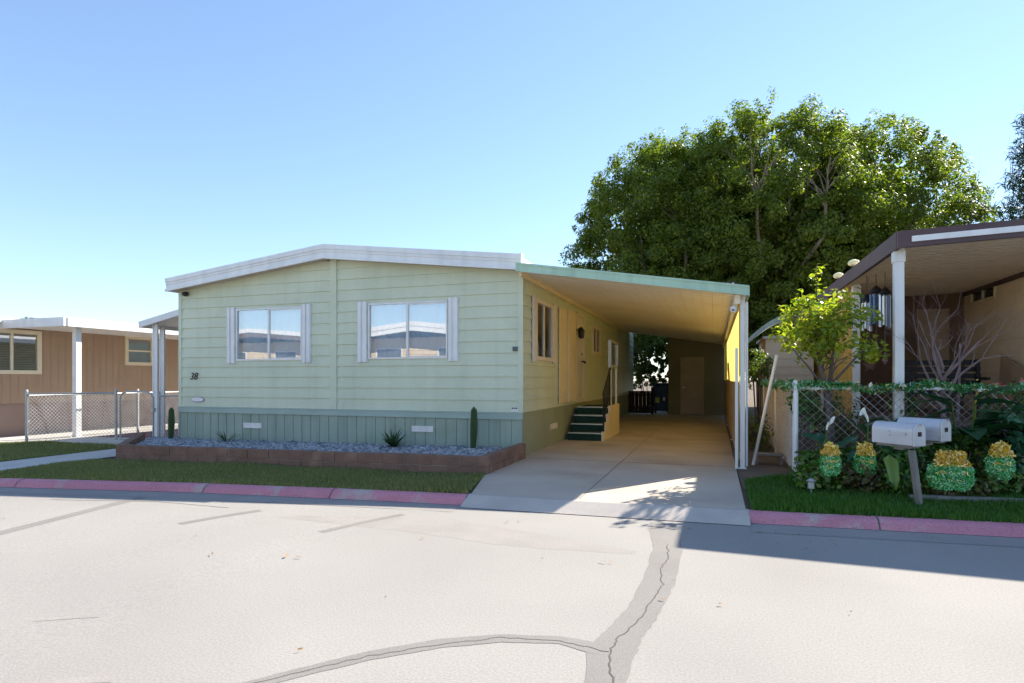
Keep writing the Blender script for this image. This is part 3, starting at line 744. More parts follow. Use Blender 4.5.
# ================================================================== SIDE AWNING (left of the home)
aw = thing('patio_awning', (-11.6,10.5,0), 'small white metal patio awning on two posts at left side of green home', 'awning')
az = lambda x: 2.50+(x+12.7)*.205
a_ = MB()
for i in range(9):
    x0 = -12.7+2.24*i/9; x1 = x0+2.24/9-.006
    a_.prism([(x0,10.54,az(x0)+.06),(x1,10.54,az(x1)+.06),(x1,10.54,az(x1)+.10),(x0,10.54,az(x0)+.10)], (0,7,0))
a_.build('roof', M['white'], aw)
a_ = MB(); a_.prism([(-12.72,10.48,az(-12.72)),(-10.44,10.48,az(-10.44)),(-10.44,10.48,az(-10.44)+.14),(-12.72,10.48,az(-12.72)+.14)], (0,.055,0)); a_.box(-12.74,-12.70,10.54,17.5,az(-12.7)+.0,az(-12.7)+.14)
a_.build('fascia', M['white'], aw)
for (x, y) in ((-12.38,10.62),(-12.66,11.05),(-12.42,14.6)):
    zt = az(x)+.05; zb = ground(x); p = MB()
    p.box(x-.075,x-.04,y,y+.04,zb,zt); p.box(x+.04,x+.075,y,y+.04,zb,zt); p.box(x-.04,x+.04,y+.012,y+.024,zb,zt)
    z = zb+.1; s = 1
    while z < zt-.2:
        p.tube([(x-.06*s,y+.015,z),(x+.06*s,y+.015,z+.16)], .009, 5); z += .16; s = -s
    p.build('post', M['white'], aw)

# ================================================================== PLANTER
pt = thing('brick_planter', (-6.3,7.6,0), 'low raised planter of reddish brown slump blocks along the front', 'planter')
core = MB(); cap = MB()
def zt(x): return .245+.0115*min(0,x+3)
x0, x1 = -9.72, -2.92
A0 = (-11.55, 9.6)
def blockrow(p, q, zoff0, zoff1, L, shift, mb, t=.13):
    p, q = Vector(p), Vector(q); d = (q-p); Lt = d.length; d.normalize(); nrm = Vector((-d.y, d.x))
    s = -shift
    while s < Lt-.03:
        a, b = max(0,s)+.004, min(Lt,s+L)-.004
        if b-a > .03:
            jz = rnd.uniform(-.004,.004); jo = rnd.uniform(-.006,.006)
            c = [p+d*a-nrm*jo, p+d*b-nrm*jo, p+d*b+nrm*t, p+d*a+nrm*t]
            z0 = [ground(v.x)-.06 if zoff0 is None else zt(v.x)+zoff0 for v in c]; z1 = [zt(v.x)+zoff1+jz for v in c]
            n = len(mb.v)
            mb.v += [(v.x,v.y,z) for v, z in zip(c, z0)] + [(v.x,v.y,z) for v, z in zip(c, z1)]
            for f in ((0,3,2,1),(4,5,6,7),(0,1,5,4),(1,2,6,5),(2,3,7,6),(3,0,4,7)): mb.f.append(tuple(n+i for i in f))
        s += L
for (p, q) in (((x0,7.58),(x1,7.58)), ((x1,7.72),(x1+.0,9.40)), ((-11.6,9.55),(x0,7.58))):
    blockrow(p, q, None, -.145, .40, .2, core); blockrow(p, q, -.139, 0, .40, 0, core)
core.build('block_wall', M['block'], pt, bevel=.006)
mm = MB()
for (p, q) in (((x0+.02,7.592),(x1-.02,7.592)), ((x1-.012,7.75),(x1-.012,9.38)), ((-11.57,9.55),(x0+.03,7.595))):
    blockrow(p, q, None, -.012, 30, 0, mm, .1)
mm.build('mortar', M['mortar'], pt)
GP = [(-9.65,7.72),(-3.06,7.72),(-3.06,9.5),(-10.4,9.5),(-10.5,9.9),(-11.4,9.7)]
sg = sheet('planter_soil', GP, 0, M['soil'], None, parent=pt)
for v in sg.data.vertices: v.co.z = zt(v.co.x-6.3)-.13
gv = stones('gravel', GP, 9000, lambda x, y: .245+.0115*np.minimum(0,x+3)-.105, .018, .042, M['rock'])
tag(gv, 'blue grey crushed rock filling the raised planter', 'gravel', kind='stuff')
# succulents
def cactus(x, y, z, h, r, label):
    c = thing('cactus', (x,y,z), label, 'cactus', 'columnar cacti in the planter')
    mb = MB(); seg = 28; rows = 14; n0 = 0
    for i in range(rows+1):
        t = i/rows; rr = r*(.75+.5*math.sin(math.pi*min(1,t*1.1)*.75+.2)) if t < .93 else r*math.sqrt(max(0.0,1-((t-.93)/.07)**2))*.95
        rr = max(rr,.006)
        for k in range(seg):
            a = 2*math.pi*k/seg; q = rr*(1+.13*(1 if k % 2 else -1)); mb.v.append((x+.02*math.sin(t*2)+q*math.cos(a), y+q*math.sin(a), z+h*t))
    for i in range(rows):
        for k in range(seg):
            a = i*seg+k; b = i*seg+(k+1) % seg; mb.f.append((a,b,b+seg,a+seg))
    mb.f.append(tuple(rows*seg+k for k in range(seg)))
    mb.build('stem', M['cactus'], c)
cactus(-3.80, 9.25, .10, .74, .043, 'tall single cactus in the gravel near the right corner of planter')
cactus(-10.55, 9.42, .04, .68, .043, 'dark cactus column by the left corner of the green wall')
def rosette(x, y, z, n, L, label, col, up=.9, name='yucca', w=.022):
    t = thing(name, (x,y,z), label, 'plant', 'spiky plants in the planter')
    mb = MB()
    for i in range(n):
        a = rnd.uniform(0,6.28); e = rnd.uniform(.35,1.35)*up; l = L*rnd.uniform(.6,1.1)
        d = Vector((math.cos(a)*math.cos(e),math.sin(a)*math.cos(e),math.sin(e))); s = Vector((-math.sin(a),math.cos(a),0))*w
        b = Vector((x,y,z)); m1 = b+d*l*.5; tp = b+d*l-Vector((0,0,.08*l))
        mb.quad(b-s*.6,b+s*.6,m1+s,m1-s); mb.quad(m1-s,m1+s,tp)
    mb.build('leaves', col, t)
ycol = leafmat('yucca_leaf', [(.03,.07,.03),(.05,.09,.04),(.07,.11,.05)], .1)
rosette(-5.22, 9.1, .12, 40, .42, 'bushy green yucca in the planter gravel below the right window', ycol)
rosette(-8.85, 9.15, .07, 13, .40, 'thin spiky plant in the planter gravel below left window', ycol, w=.014)

# ================================================================== LEFT NEIGHBOUR (tan home)
XW = -17.3
nh = thing('tan_mobile_home', (-20,7.6,-.2), 'tan panelled mobile home at left edge with cream window trim', 'house')
NW = ((10.0,11.28,1.50,2.52),(13.86,14.72,1.80,2.58))
wl = MB(); y = 7.6
def wallcut(y0, y1):
    zs = [.62, 2.72]; seg = [(.62,2.72)]
    for o in NW:
        if o[0] < y1 and o[1] > y0:
            seg = [(.62,o[2]),(o[3],2.72)]
    return seg
ys = sorted({7.6, 26.0} | {o for w_ in NW for o in w_[:2]} | {7.6+.2*i for i in range(93)})
for a, b in zip(ys, ys[1:]):
    mid = (a+b)/2; seg = [(.62,2.72)]
    for o in NW:
        if o[0] <= mid <= o[1]: seg = [(.62,o[2]),(o[3],2.72)]
    for z0, z1 in seg: wl.quad((XW,a,z0),(XW,b-.007,z0),(XW,b-.007,z1),(XW,a,z1)); wl.quad((XW-.014,a,z0),(XW-.014,b,z0),(XW-.014,b,z1),(XW-.014,a,z1))
wl.quad((XW-7,7.6,-.3),(XW,7.6,-.3),(XW,7.6,2.72),(XW-7,7.6,2.72)); wl.quad((XW-7,26,-.3),(XW,26,-.3),(XW,26,2.72),(XW-7,26,2.72)); wl.quad((XW-7,7.6,-.3),(XW-7,26,-.3),(XW-7,26,2.72),(XW-7,7.6,2.72))
wl.build('wall', M['tan'], nh)
MB().box(XW-.02,XW+.006,7.6,26,-.3,.62).box(XW,XW+.02,7.6,26,.60,.64).build('skirting', M['tan_low'], nh)
MB().quad((XW-.5,7.7,.6),(XW-.5,25.9,.6),(XW-.5,25.9,2.7),(XW-.5,7.7,2.7)).build('dark_room_sheet', M['dark'], nh)  # near-black sheet painted as the unlit rooms behind these windows
rf = MB(); rf.prism([(XW-7.3,7.3,2.72),(XW+.25,7.3,2.72),(XW+.25,7.3,2.86),(XW-3.5,7.3,3.05),(XW-7.3,7.3,2.86)], (0,19,0)); rf.build('roof', M['white'], nh)
for a0, a1, z0, z1 in NW:
    fr = MB(); X = lambda u0,u1,d0,d1,q0,q1: fr.box(XW+d0,XW+d1,u0,u1,q0,q1)
    ring(fr, X, a0+.03, a1-.03, z0+.03, z1-.03, .10, -.08, .035)
    if a1-a0 > 1: fr.box(XW-.03,XW+.02,a0+.60,a0+.66,z0+.03,z1-.03)
    else: fr.box(XW-.03,XW+.02,a0+.03,a1-.03,(z0+z1)/2-.03,(z0+z1)/2+.02)
    w = fr.build('window', M['cream_trim'], nh)
    MB().quad((XW-.01,a0,z0),(XW-.01,a1,z0),(XW-.01,a1,z1),(XW-.01,a0,z1)).build('pane', M['glass'], w)
    bl = MB()
    for i in range(16): z = z0+(z1-z0)*i/16; bl.quad((XW-.09,a0,z),(XW-.09,a1,z),(XW-.07,a1,z+.05),(XW-.07,a0,z+.05))
    bl.build('blind', mat('green_grey_blind', (.34,.42,.32), (.27,.34,.25), 3, 3, .7), w)
MB().tube([(XW+.03,14.2+2,2.42),(XW+.10,16.2,2.42)], .05, 10).build('wall_light', M['white'], nh)
MB().tube([(XW+.02,11.0,.18),(XW+.06,11.0,.18)], .035, 10).build('utility_cap', M['white'], nh)
na = thing('carport_awning', (-15.2,10.3,-.16), 'flat white awning on square posts along the tan home', 'awning')
a_ = MB(); a_.box(XW+.01,-14.92,10.36,26,2.63,2.70); a_.build('roof', M['white'], na)
a_ = MB(); a_.box(XW-3,-14.88,10.27,10.355,2.58,2.80); a_.box(-14.92,-14.86,10.356,26,2.58,2.80); a_.build('fascia', M['white'], na, bevel=.006)
for y in (10.75,15.2,19.7):
    MB().box(-15.27,-15.13,y,y+.14,-.17,2.63).build('post', M['white'], na, bevel=.008)

# ------------------------------------------------------------------ chain link
def mesh_wires(mb, p, q, z0, z1, cell=.075, r=.0028):
    p, q = Vector((p[0],p[1],0)), Vector((q[0],q[1],0)); L = (q-p).length; d = (q-p)/L; H = z1-z0
    for s in (1,-1):
        c = -H if s > 0 else 0
        while c < (L if s > 0 else L+H):
            t0, t1 = (max(0,-c), min(H, L-c)) if s > 0 else (max(0, c-L), min(H, c))
            if t1-t0 > .02:
                a = p+d*(c+s*t0); b = p+d*(c+s*t1)
                mb.tube([(a.x,a.y+.002*s,z0+t0),(b.x,b.y+.002*s,z0+t1)], r, 3, False)
            c += cell
def fence(name, pts, h, label, cat='fence', skip=0, cell=.075, zb=None, post_r=.03, group=None, extra=0.0, mats=('galv','wire'), wr=.0028):
    b = (pts[0][0], pts[0][1], ground(pts[0][0])); t = thing(name, b, label, cat, group)
    gm = lambda x: ground(x)
    for (x, y) in pts[skip:]:
        p = MB().tube([(x,y,gm(x)-.02),(x,y,gm(x)+h+.03)], post_r, 10); p.lathe((x,y,gm(x)+h+.03), [(post_r*1.15,0),(post_r*1.1,.02),(post_r*.5,.05),(.003,.06)], 10)
        p.build('post', M[mats[0]], t, smooth=False)
    for (a, c) in zip(pts, pts[1:]):
        zc = (gm(a[0])+gm(c[0]))/2
        MB().tube([(a[0],a[1],gm(a[0])+h-.02),(c[0],c[1],gm(c[0])+h-.02)], .019, 8).build('top_rail', M[mats[0]], t)
        w = MB(); mesh_wires(w, a, c, zc+.05, zc+h-.02, cell, wr); w.build('wire_mesh', M[mats[1]], t)
    return t
fence('chain_link_fence', [(-14.8,9.4),(-13.35,10.42)], 1.13, 'chain link fence panel facing the front lawn left of the gate', wr=.003, cell=.08, mats=('galv','galv'))
fence('chain_link_fence', [(-14.81,9.45),(-14.83,12.2),(-14.83,14.9),(-14.83,17.6),(-14.83,20.3)], 1.10, 'long chain link fence running back along the tan home', wr=.0032, cell=.085, mats=('wire','wire'), skip=1)
fence('chain_link_fence', [(-12.3,10.66),(-11.5,10.5)], 1.05, 'short chain link piece between awning posts and the cactus', wr=.004, cell=.08)
cg = thing('chain_link_gate', (-13.2,10.47,-.13), 'small chain link gate with rounded top corners at the end of path', 'gate')
z0 = -.1; g_ = MB().tube([(-13.25,10.45,z0),(-13.25,10.45,z0+.98),(-13.18,10.46,z0+1.07),(-13.08,10.47,z0+1.1),(-12.6,10.58,z0+1.1),(-12.5,10.60,z0+1.07),(-12.43,10.62,z0+.98),(-12.43,10.62,z0),(-13.25,10.45,z0)], .02, 8).build('frame', M['galv'], cg)
w = MB(); mesh_wires(w, (-13.25,10.45), (-12.43,10.62), z0+.02, z0+1.04, .08, .003); w.build('wire_mesh', M['galv'], cg)
MB().box(-12.47,-12.36,10.57,10.62,.55,.62).build('latch', M['galv'], cg)

# ================================================================== RIGHT NEIGHBOUR
rh = thing('beige_porch_home', (6,9.0,0), 'beige mobile home at right with deep covered porch and brown fascia', 'house')
EX, FY, EZ = 2.22, 8.70, 3.01
def ez(x): return EZ+.035*(x-EX)
rf = MB(); rf.prism([(EX,FY+.05,ez(EX)-.02),(12,FY+.05,ez(12)-.02),(12,FY+.05,ez(12)+.10),(EX,FY+.05,ez(EX)+.10)], (0,12,0)); rr_ = rf.build('roof', M['porchceil'], rh)
rib = MB(); y = FY+.4
while y < 20.5:
    rib.prism([(EX+.12,y,ez(EX+.12)-.022),(4.88,y,ez(4.88)-.022),(4.88,y,ez(4.88)-.03),(EX+.12,y,ez(EX+.12)-.03)], (0,.008,0)); y += .2
rib.build('pan_seam', mat('porch_seam', (.62,.53,.43), (.56,.47,.38), 3, 3, .6), rr_)
fa = MB()
fa.prism([(EX-.03,FY,ez(EX)-.06),(12,FY,ez(12)-.06),(12,FY,ez(12)+.15),(EX-.03,FY,ez(EX)+.15)], (0,.05,0)); fa.box(EX-.035,EX+.02,FY+.052,21,EZ-.06,EZ+.15)
fa = fa.build('fascia', M['brown'], rh)
MB().prism([(EX+.12,FY-.02,ez(EX+.12)+.0),(12,FY-.02,ez(12)+.0),(12,FY-.02,ez(12)+.07),(EX+.12,FY-.02,ez(EX+.12)+.07)], (0,.018,0)).build('white_stripe', M['white'], fa)
for x, y in ((2.215,8.93),(2.36,12.1),(2.38,15.6)):
    p = MB().box(x,x+.11,y,y+.11,0,EZ-.02); p.box(x-.012,x+.122,y-.012,y+.122,EZ-.2,EZ-.05); p.build('post', M['white'], rh, bevel=.008)
wl = MB(); siding(wl, (4.9,0,0), (0,-1,0), (-1,0,0), -14.7, -8.9, .4, 3.10, ((-14.32,-13.3,2.83,3.0),), lip=.016)
wl.build('wall', M['beige_side'], rh)
wl = MB(); siding(wl, (0,8.97,0), (1,0,0), (0,-1,0), 4.9, 12, .4, 3.3, lip=.016)
wl.quad((4.9,21,-.05),(12,21,-.05),(12,21,3.1),(4.9,21,3.1)); wl.quad((12,8.97,-.05),(12,21,-.05),(12,21,3.1),(12,8.97,3.1)); wl.box(4.87,4.95,8.93,8.96,.4,3.2)
wl.build('front_wall', M['beige_side'], rh)
MB().box(4.86,4.9,8.97,14.7,3.0,3.11).build('trim_board', M['brown'], rh)
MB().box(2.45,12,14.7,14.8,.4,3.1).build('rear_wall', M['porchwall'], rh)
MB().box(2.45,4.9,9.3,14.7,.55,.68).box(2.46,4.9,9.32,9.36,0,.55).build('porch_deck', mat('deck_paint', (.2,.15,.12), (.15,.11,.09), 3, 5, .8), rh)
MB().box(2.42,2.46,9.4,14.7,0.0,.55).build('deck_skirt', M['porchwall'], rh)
d = MB().box(4.08,4.57,14.66,14.7,.68,2.72); d.box(4.04,4.08,14.64,14.7,.68,2.76); d.box(4.57,4.61,14.64,14.7,.68,2.76); d.box(4.08,4.57,14.64,14.7,2.72,2.76)
d = d.build('door', mat('tan_door', (.42,.32,.24), (.36,.27,.2), 3, 5, .6), rh)
MB().lathe((4.5,14.62,1.65), [(.004,-.03),(.03,-.01),(.03,.01),(.004,.03)], 10).build('handle', M['aluminium'], d)
w = MB(); X = lambda u0,u1,d0,d1,q0,q1: w.box(4.9-d1,4.9-d0,u0,u1,q0,q1)
ring(w, X, 13.3, 14.32, 2.83, 3.0, .045, -.05, .03); w.box(4.88,4.91,13.79,13.83,2.83,3.0)
w = w.build('window', M['cream_trim'], rh)
MB().quad((4.91,13.3,2.83),(4.91,14.32,2.83),(4.91,14.32,3.0),(4.91,13.3,3.0)).build('pane', mat('dark_louvre', (.04,.04,.045), (.03,.03,.035), 3, 3, .2), w)
MB().lathe((3.55,14.55,2.3), [(.03,0),(.12,.02),(.14,.08),(.08,.14),(.03,.16)], 14).tube([(3.55,14.55,2.4),(3.55,14.7,2.4)], .02, 8).build('porch_light', mat('grey_globe', (.4,.36,.34), (.35,.3,.28), 3, 3, .4), rh)
# amber wall behind the second post
yw = MB(); n = int((20.5-12.25)/.02)
for i in range(n+1):
    yy = 12.25+i*.02; xx = 2.44+.008*math.sin(2*math.pi*yy/.09); yw.v += [(xx,yy,.35),(xx,yy,EZ-.05)]
for i in range(n): yw.f.append((2*i,2*i+2,2*i+3,2*i+1))
yw.build('side_panel', M['yellow_wall'], rh, smooth=True)
yw = MB()
for z in (.35,1.6,2.9): yw.box(2.455,2.49,12.2,20.5,z,z+.06)
yw.build('panel_rail', M['brown'], rh)
# things on the porch
for i, (x, y, lab) in enumerate(((EX-.01,11.3,'ivory solar lamp on the brown porch eave, nearer the street'),(EX-.01,12.6,'ivory solar lamp on the brown porch eave, farther back'))):
    l_ = thing('eave_lamp', (x,y,EZ+.15), lab, 'lamp', 'solar lamps on the porch eave')
    MB().lathe((x,y,EZ+.17), [(.03,0),(.075,.015),(.095,.05),(.075,.09),(.03,.11)], 14).build('lamp_shade', M['lampshade'], l_)
    MB().tube([(x,y,EZ+.14),(x,y,EZ+.18)], .03, 8).build('clip', M['black'], l_)
def chime(x, y, ztop, zt_, L, r, n, R0, ms, lab, drop, pend):
    t = thing('wind_chime', (x,y,ztop), lab, 'wind chime', 'wind chimes hanging from the porch roof')
    MB().tube([(x,y,ztop),(x,y,zt_+.12)], .006, 5).build('cord', M['black'], t)
    MB().lathe((x,y,zt_+.02), [(.01,.11),(.04,.08),(R0+.02,.02),(R0+.025,0),(R0,-.01)][::-1], 14).build('top_disc', M['black'], t)
    for k in range(n):
        a = 2*math.pi*k/n; px, py = x+R0*math.cos(a), y+R0*math.sin(a); l = L*(1-.12*((k*37) % 5)/4)
        MB().tube([(px,py,zt_-.02),(px,py,zt_-.02-l)], r, 8).tube([(px,py,zt_-.02),(px,py,zt_+.01)], .003, 4).build('chime_tube', ms[k % len(ms)], t)
    MB().tube([(x,y,zt_),(x,y,drop+.1)], .004, 4).build('clapper_cord', M['twig'], t)
    MB().lathe((x,y,drop), [(.004,-.09),(.04,-.03),(.03,.02),(.006,.1)], 10).build('pendant', pend, t)
chime(2.37,11.15,EZ-.02,2.56,.46,.018,6,.06,(M['chime'],M['chime']),'white tubed wind chime nearest the amber wall, smallest of three',1.72,M['petal_white'])
chime(2.48,11.05,EZ-.02,2.68,.52,.022,6,.075,(M['chimeblue'],M['chimeblue'],M['chime']),'wind chime with thick dark blue tubes in the middle of three',1.80,M['lampshade'])
chime(2.57,10.9,EZ-.02,2.63,.50,.018,6,.065,(M['chime'],M['chime'],M['chimeblue']),'silver tubed wind chime nearest the white corner post',1.62,mat('mauve_drop', (.3,.18,.2), (.25,.15,.17), 3, 3, .5))
sr = thing('hanging_star', (2.42,11.2,1.5), 'rusty brown star ornament hanging low on the porch', 'ornament')
mb = MB(); mb.prism([(2.42+(.11 if i % 2 == 0 else .045)*math.sin(i*math.pi/5), 11.2, 1.52+(.11 if i % 2 == 0 else .045)*math.cos(i*math.pi/5)) for i in range(10)], (0,.02,0)); mb.build('star', M['rust'], sr)
MB().tube([(2.42,11.21,1.63),(2.42,11.21,EZ-.03)], .004, 4).build('cord', M['twig'], sr)
bc = thing('porch_bench', (3.5,11.4,.68), 'dark slatted bench on the shaded porch', 'bench')
MB().box(2.95,4.1,11.2,11.62,1.06,1.11).build('seat', M['dark'], bc, bevel=.01)
mb = MB()
for i in range(4): mb.box(2.95,4.1,11.63+.01*i,11.66+.01*i,1.2+.11*i,1.28+.11*i)
mb.build('backrest', M['dark'], bc)
for x in (2.98,4.02):
    for y in (11.22,11.58): MB().box(x,x+.05,y,y+.05,.68,1.06 if y < 11.4 else 1.62).build('leg', M['dark'], bc)
    MB().box(x,x+.05,11.2,11.64,1.28,1.33).build('armrest', M['dark'], bc)
bd = MB().prism([(4.62,11.2,.69),(4.78,12.9,.69),(4.84,12.9,1.75),(4.72,11.3,1.3)], (.02,0,0)).build('plywood_board', M['board'])
tag(bd, 'plain plywood board leaning on the porch siding', 'board')

# small beige shed and curved hood between carport and porch
bs = thing('beige_shed', (1.75,16.2,0), 'small beige sided shed seen between the carport and porch', 'shed')
wl = MB(); siding(wl, (0,16.2,0), (1,0,0), (0,-1,0), 1.22, 2.3, 0, 2.3, lip=.016); wl.box(1.22,2.3,18.5,18.55,0,2.3); wl.box(1.22,1.25,16.21,18.5,0,2.3); wl.box(2.27,2.3,16.21,18.5,0,2.3)
wl.build('wall', M['beige_side'], bs)
MB().box(1.15,2.36,16.1,18.6,2.3,2.36).build('roof', M['roof'], bs)
mb = MB(); pts = []
for i in range(9):
    a = R(90)*i/8; pts.append((.75+.95*math.sin(a)*1.0, 15.9, 2.25+.62*(1-(1-math.sin(a))**1.6)))
for i in range(8): mb.quad(pts[i],pts[i+1],(pts[i+1][0],17.4,pts[i+1][2]),(pts[i][0],17.4,pts[i][2]))
mb.build('curved_hood', mat('grey_green_metal', (.35,.42,.38), (.28,.34,.31), 3, 4, .5, metal=.2), bs, solid=.09)

# ================================================================== RIGHT FENCE, GARLAND
ff = fence('chain_link_fence', [(1.03,8.75),(4.3,8.75),(7.4,8.75)], 1.2, 'chain link front fence with green garland along its top', cell=.095, wr=.0028, mats=('white','galv'))
fs = fence('chain_link_fence', [(1.03,8.87),(1.03,11.4),(1.03,14.0),(1.03,15.9)], 1.2, 'chain link side fence backed by tan reed screen', cell=.085, mats=('white','wire'))
mb = MB(); y = 9.0
while y < 15.8:
    mb.tube([(1.06+rnd.uniform(-.004,.004),y,.02),(1.06,y,1.12+rnd.uniform(-.02,.02))], .009, 4); y += .02
mb.build('reed_screen', M['reed'], fs)
def chips(P, size, jitter, face=0.0):
    """foil strips scattered round points P"""
    k = len(P); p = P+rng.normal(0,1,(k,3))*jitter
    n = rng.normal(0,1,(k,3)); n[:,1] -= face*2; n[:,2] += face*.5; n /= np.linalg.norm(n,axis=1)[:,None]
    t = np.cross(n, rng.normal(0,1,(k,3))); t /= np.linalg.norm(t,axis=1)[:,None]; b = np.cross(n,t)
    L = size*rng.uniform(.6,1.3,k)[:,None]; W = L*.3
    V = np.stack([p-t*L-b*W,p+t*L-b*W,p+t*L+b*W,p-t*L+b*W],1).reshape(-1,3); return V, np.arange(4*k).reshape(-1,4)
ga = thing('garland', (1.03,8.75,1.2), 'long green tinsel garland draped along the chain link fence top', 'garland')
u = rng.uniform(0,7.1,9000); gx = 1.03+u; sag = .025*np.sin(u*5.1)+.015*np.sin(u*13)
Pm = np.stack([gx, np.full_like(gx,8.74), 1.20+sag], 1)
v = rng.uniform(0,6.5,5500); Ps = np.stack([np.full_like(v,1.03), 8.75+v, 1.2+.03*np.sin(v*4)], 1)
foliage('tinsel', [chips(np.vstack([Pm,Ps]), .021, .024)], M['garland'], ga)
u = rng.uniform(0,7.1,500); gl = foliage('gold_leaf', [chips(np.stack([1.03+u, np.full_like(u,8.72), 1.20+.025*np.sin(u*5.1)],1), .016, .032)], M['gold'], ga); gl['kind'] = 'stuff'
fl = []
for x in (1.25,1.9,2.25,2.62,3.05,3.6,4.1,4.6): fl.append(chips(np.repeat(np.array([[x,8.68,1.19+rnd.uniform(-.03,.03)]]), 14, 0), .022, .012))
foliage('blossom', fl, M['petal_white'], ga)

# ------------------------------------------------------------------ pots of gold
def pot(x, y, zc, w, h, lab, dens=1.0):
    t = thing('pot_ornament', (x,y,0), lab, 'garden decoration', 'tinsel pots of gold along the fence')
    MB().tube([(x,y+.03,-.02),(x,y+.03,zc)], .006, 5).build('stake', M['twig'], t)
    n = int(2600*dens*w*h/.08)
    # rounded pot body
    def body(a, n):
        a = rng.uniform(-1,1,(n*3,2)); prof = np.sqrt(np.clip(1-(np.abs(a[:,1]+.08)/1.16)**2.6,0,1))
        k = np.abs(a[:,0]) < prof; a = a[k][:n]; pr_ = prof[k][:n]
        return a, pr_
    a, p_ = body(None, n)
    dep = .05*np.sqrt(np.clip(1-(a[:,0]/np.maximum(p_,.05))**2,0,1))
    side = rng.choice([-1,1],len(a))
    foliage('pot_body', [chips(np.stack([x+a[:,0]*w*.5, y+side*dep, zc-h*.14+a[:,1]*h*.36],1), .016, .005, .8)], M['tinsel'], t)
    mb = MB(); seg = 16
    mb.prism([(x+w*.44*math.cos(q)*(1 if True else 0), y-.02, zc-h*.14+h*.28*math.sin(q)) for q in [i*2*math.pi/seg for i in range(seg)]], (0,.04,0)); mb.build('backing', mat('dark_green_card', (.01,.06,.02), (.008,.05,.016), 3, 3, .7), t)
    m_ = int(n*.55); th = rng.uniform(0,np.pi,m_); q = np.sqrt(rng.uniform(0,1,m_))*(1+.14*np.sin(th*5+x*9)+.08*np.sin(th*9))
    foliage('gold_heap', [chips(np.stack([x+np.cos(th)*q*w*.36, y-.03+rng.uniform(-.03,.03,m_), zc+h*.13+np.sin(th)*q*h*.33],1), .019, .008, .6)], M['gold'], t)
    bands = []
    for zz, ww, nn in ((-.07,.33,70),(-.24,.18,30)):
        uu = rng.uniform(-1,1,nn); bands.append(chips(np.stack([x+uu*w*ww, np.full(nn,y-.055), zc+h*zz+.012*np.sin(uu*19+zz*30)],1), .010, .004, 1))
    foliage('gold_band', bands, M['gold'], t)
pot(1.25,7.60,.40,.20,.36,'green tinsel pot of gold below the small leafy tree, leftmost')
pot(1.62,7.72,.40,.21,.36,'green tinsel pot of gold left of the mailboxes, beside the pale leaf')
pot(2.40,7.60,.33,.42,.42,'largest green tinsel pot of gold, right of the mailbox post')
pot(2.97,7.94,.41,.25,.40,'green tinsel pot of gold farthest right in the garden bed')

# ------------------------------------------------------------------ mailboxes
def mailbox(loc, rz, lab, tilt, base, post_m):
    t = thing('mailbox', loc, lab, 'mailbox', 'metal mailboxes at the curb', rz)
    L, w, h = .45, .165, .225; r = w/2; seg = 12
    prof = [(-r,0),(r,0)] + [(r*math.cos(a), h-r+r*math.sin(a)) for a in [math.pi*i/seg for i in range(seg+1)]]
    mb = MB().prism([(-L/2,y,z) for y, z in prof], (L-.012,0,0)); b = mb.build('body', M['mailbox'], t, local=True, bevel=.004)
    dm = MB().prism([(L/2-.008,y*1.05,z*1.02-.004) for y, z in prof], (.016,0,0)); dm = dm.build('door', M['mailbox'], t, local=True, bevel=.003)
    MB().box(L/2+.0085,L/2+.012,-.03,.022,h*.42,h*.62).build('label_plate', M['black'], dm, local=True)
    MB().tube([(L/2+.008,0,h*.95),(L/2+.03,0,h*.97),(L/2+.03,0,h*.87)], .006, 6).build('latch', M['galv'], dm, local=True)
    MB().box(-.02,.15,-r-.012,-r-.002,.10,.125).box(-.06,-.02,-r-.012,-r-.002,.085,.14).build('flag', M['mailbox'], t, local=True)
    MB().box(-L*.42,L*.42,-.06,.06,-.025,-.002).build('bracket', M['grey'], t, local=True)
    c, s = math.cos(-rz), math.sin(-rz)
    if base is not None:
        tl = lambda wx, wy, wz: Vector(((wx-loc[0])*c-(wy-loc[1])*s, (wx-loc[0])*s+(wy-loc[1])*c, wz-loc[2]))
        lb = tl(*base); top = Vector((.15,0,-.05)); e = .027; p = MB()
        p.prism([tuple(lb+Vector(q)) for q in ((-e,-e,0),(e,-e,0),(e,e,0),(-e,e,0))][::-1], tuple(top-lb)); p.build('post', post_m, t, local=True, bevel=.006)
        a, b = tl(1.80,7.12,.575), tl(2.16,7.47,.606); d = (b-a).normalized(); n_ = Vector((-d.y,d.x,0))*.05
        MB().prism([tuple(q) for q in (a-n_,b-n_,b+n_,a+n_)][::-1], (0,0,.027)).build('support_plank', post_m, t, local=True)
mailbox((1.80,7.16,.63), R(-50), 'nearer galvanised mailbox on a leaning grey wooden post', 0, (2.01,7.21,-.02), M['grey'])
mailbox((2.10,7.43,.662), R(-46), 'farther mailbox behind and right of the one on leaning post', 0, None, M['grey'])

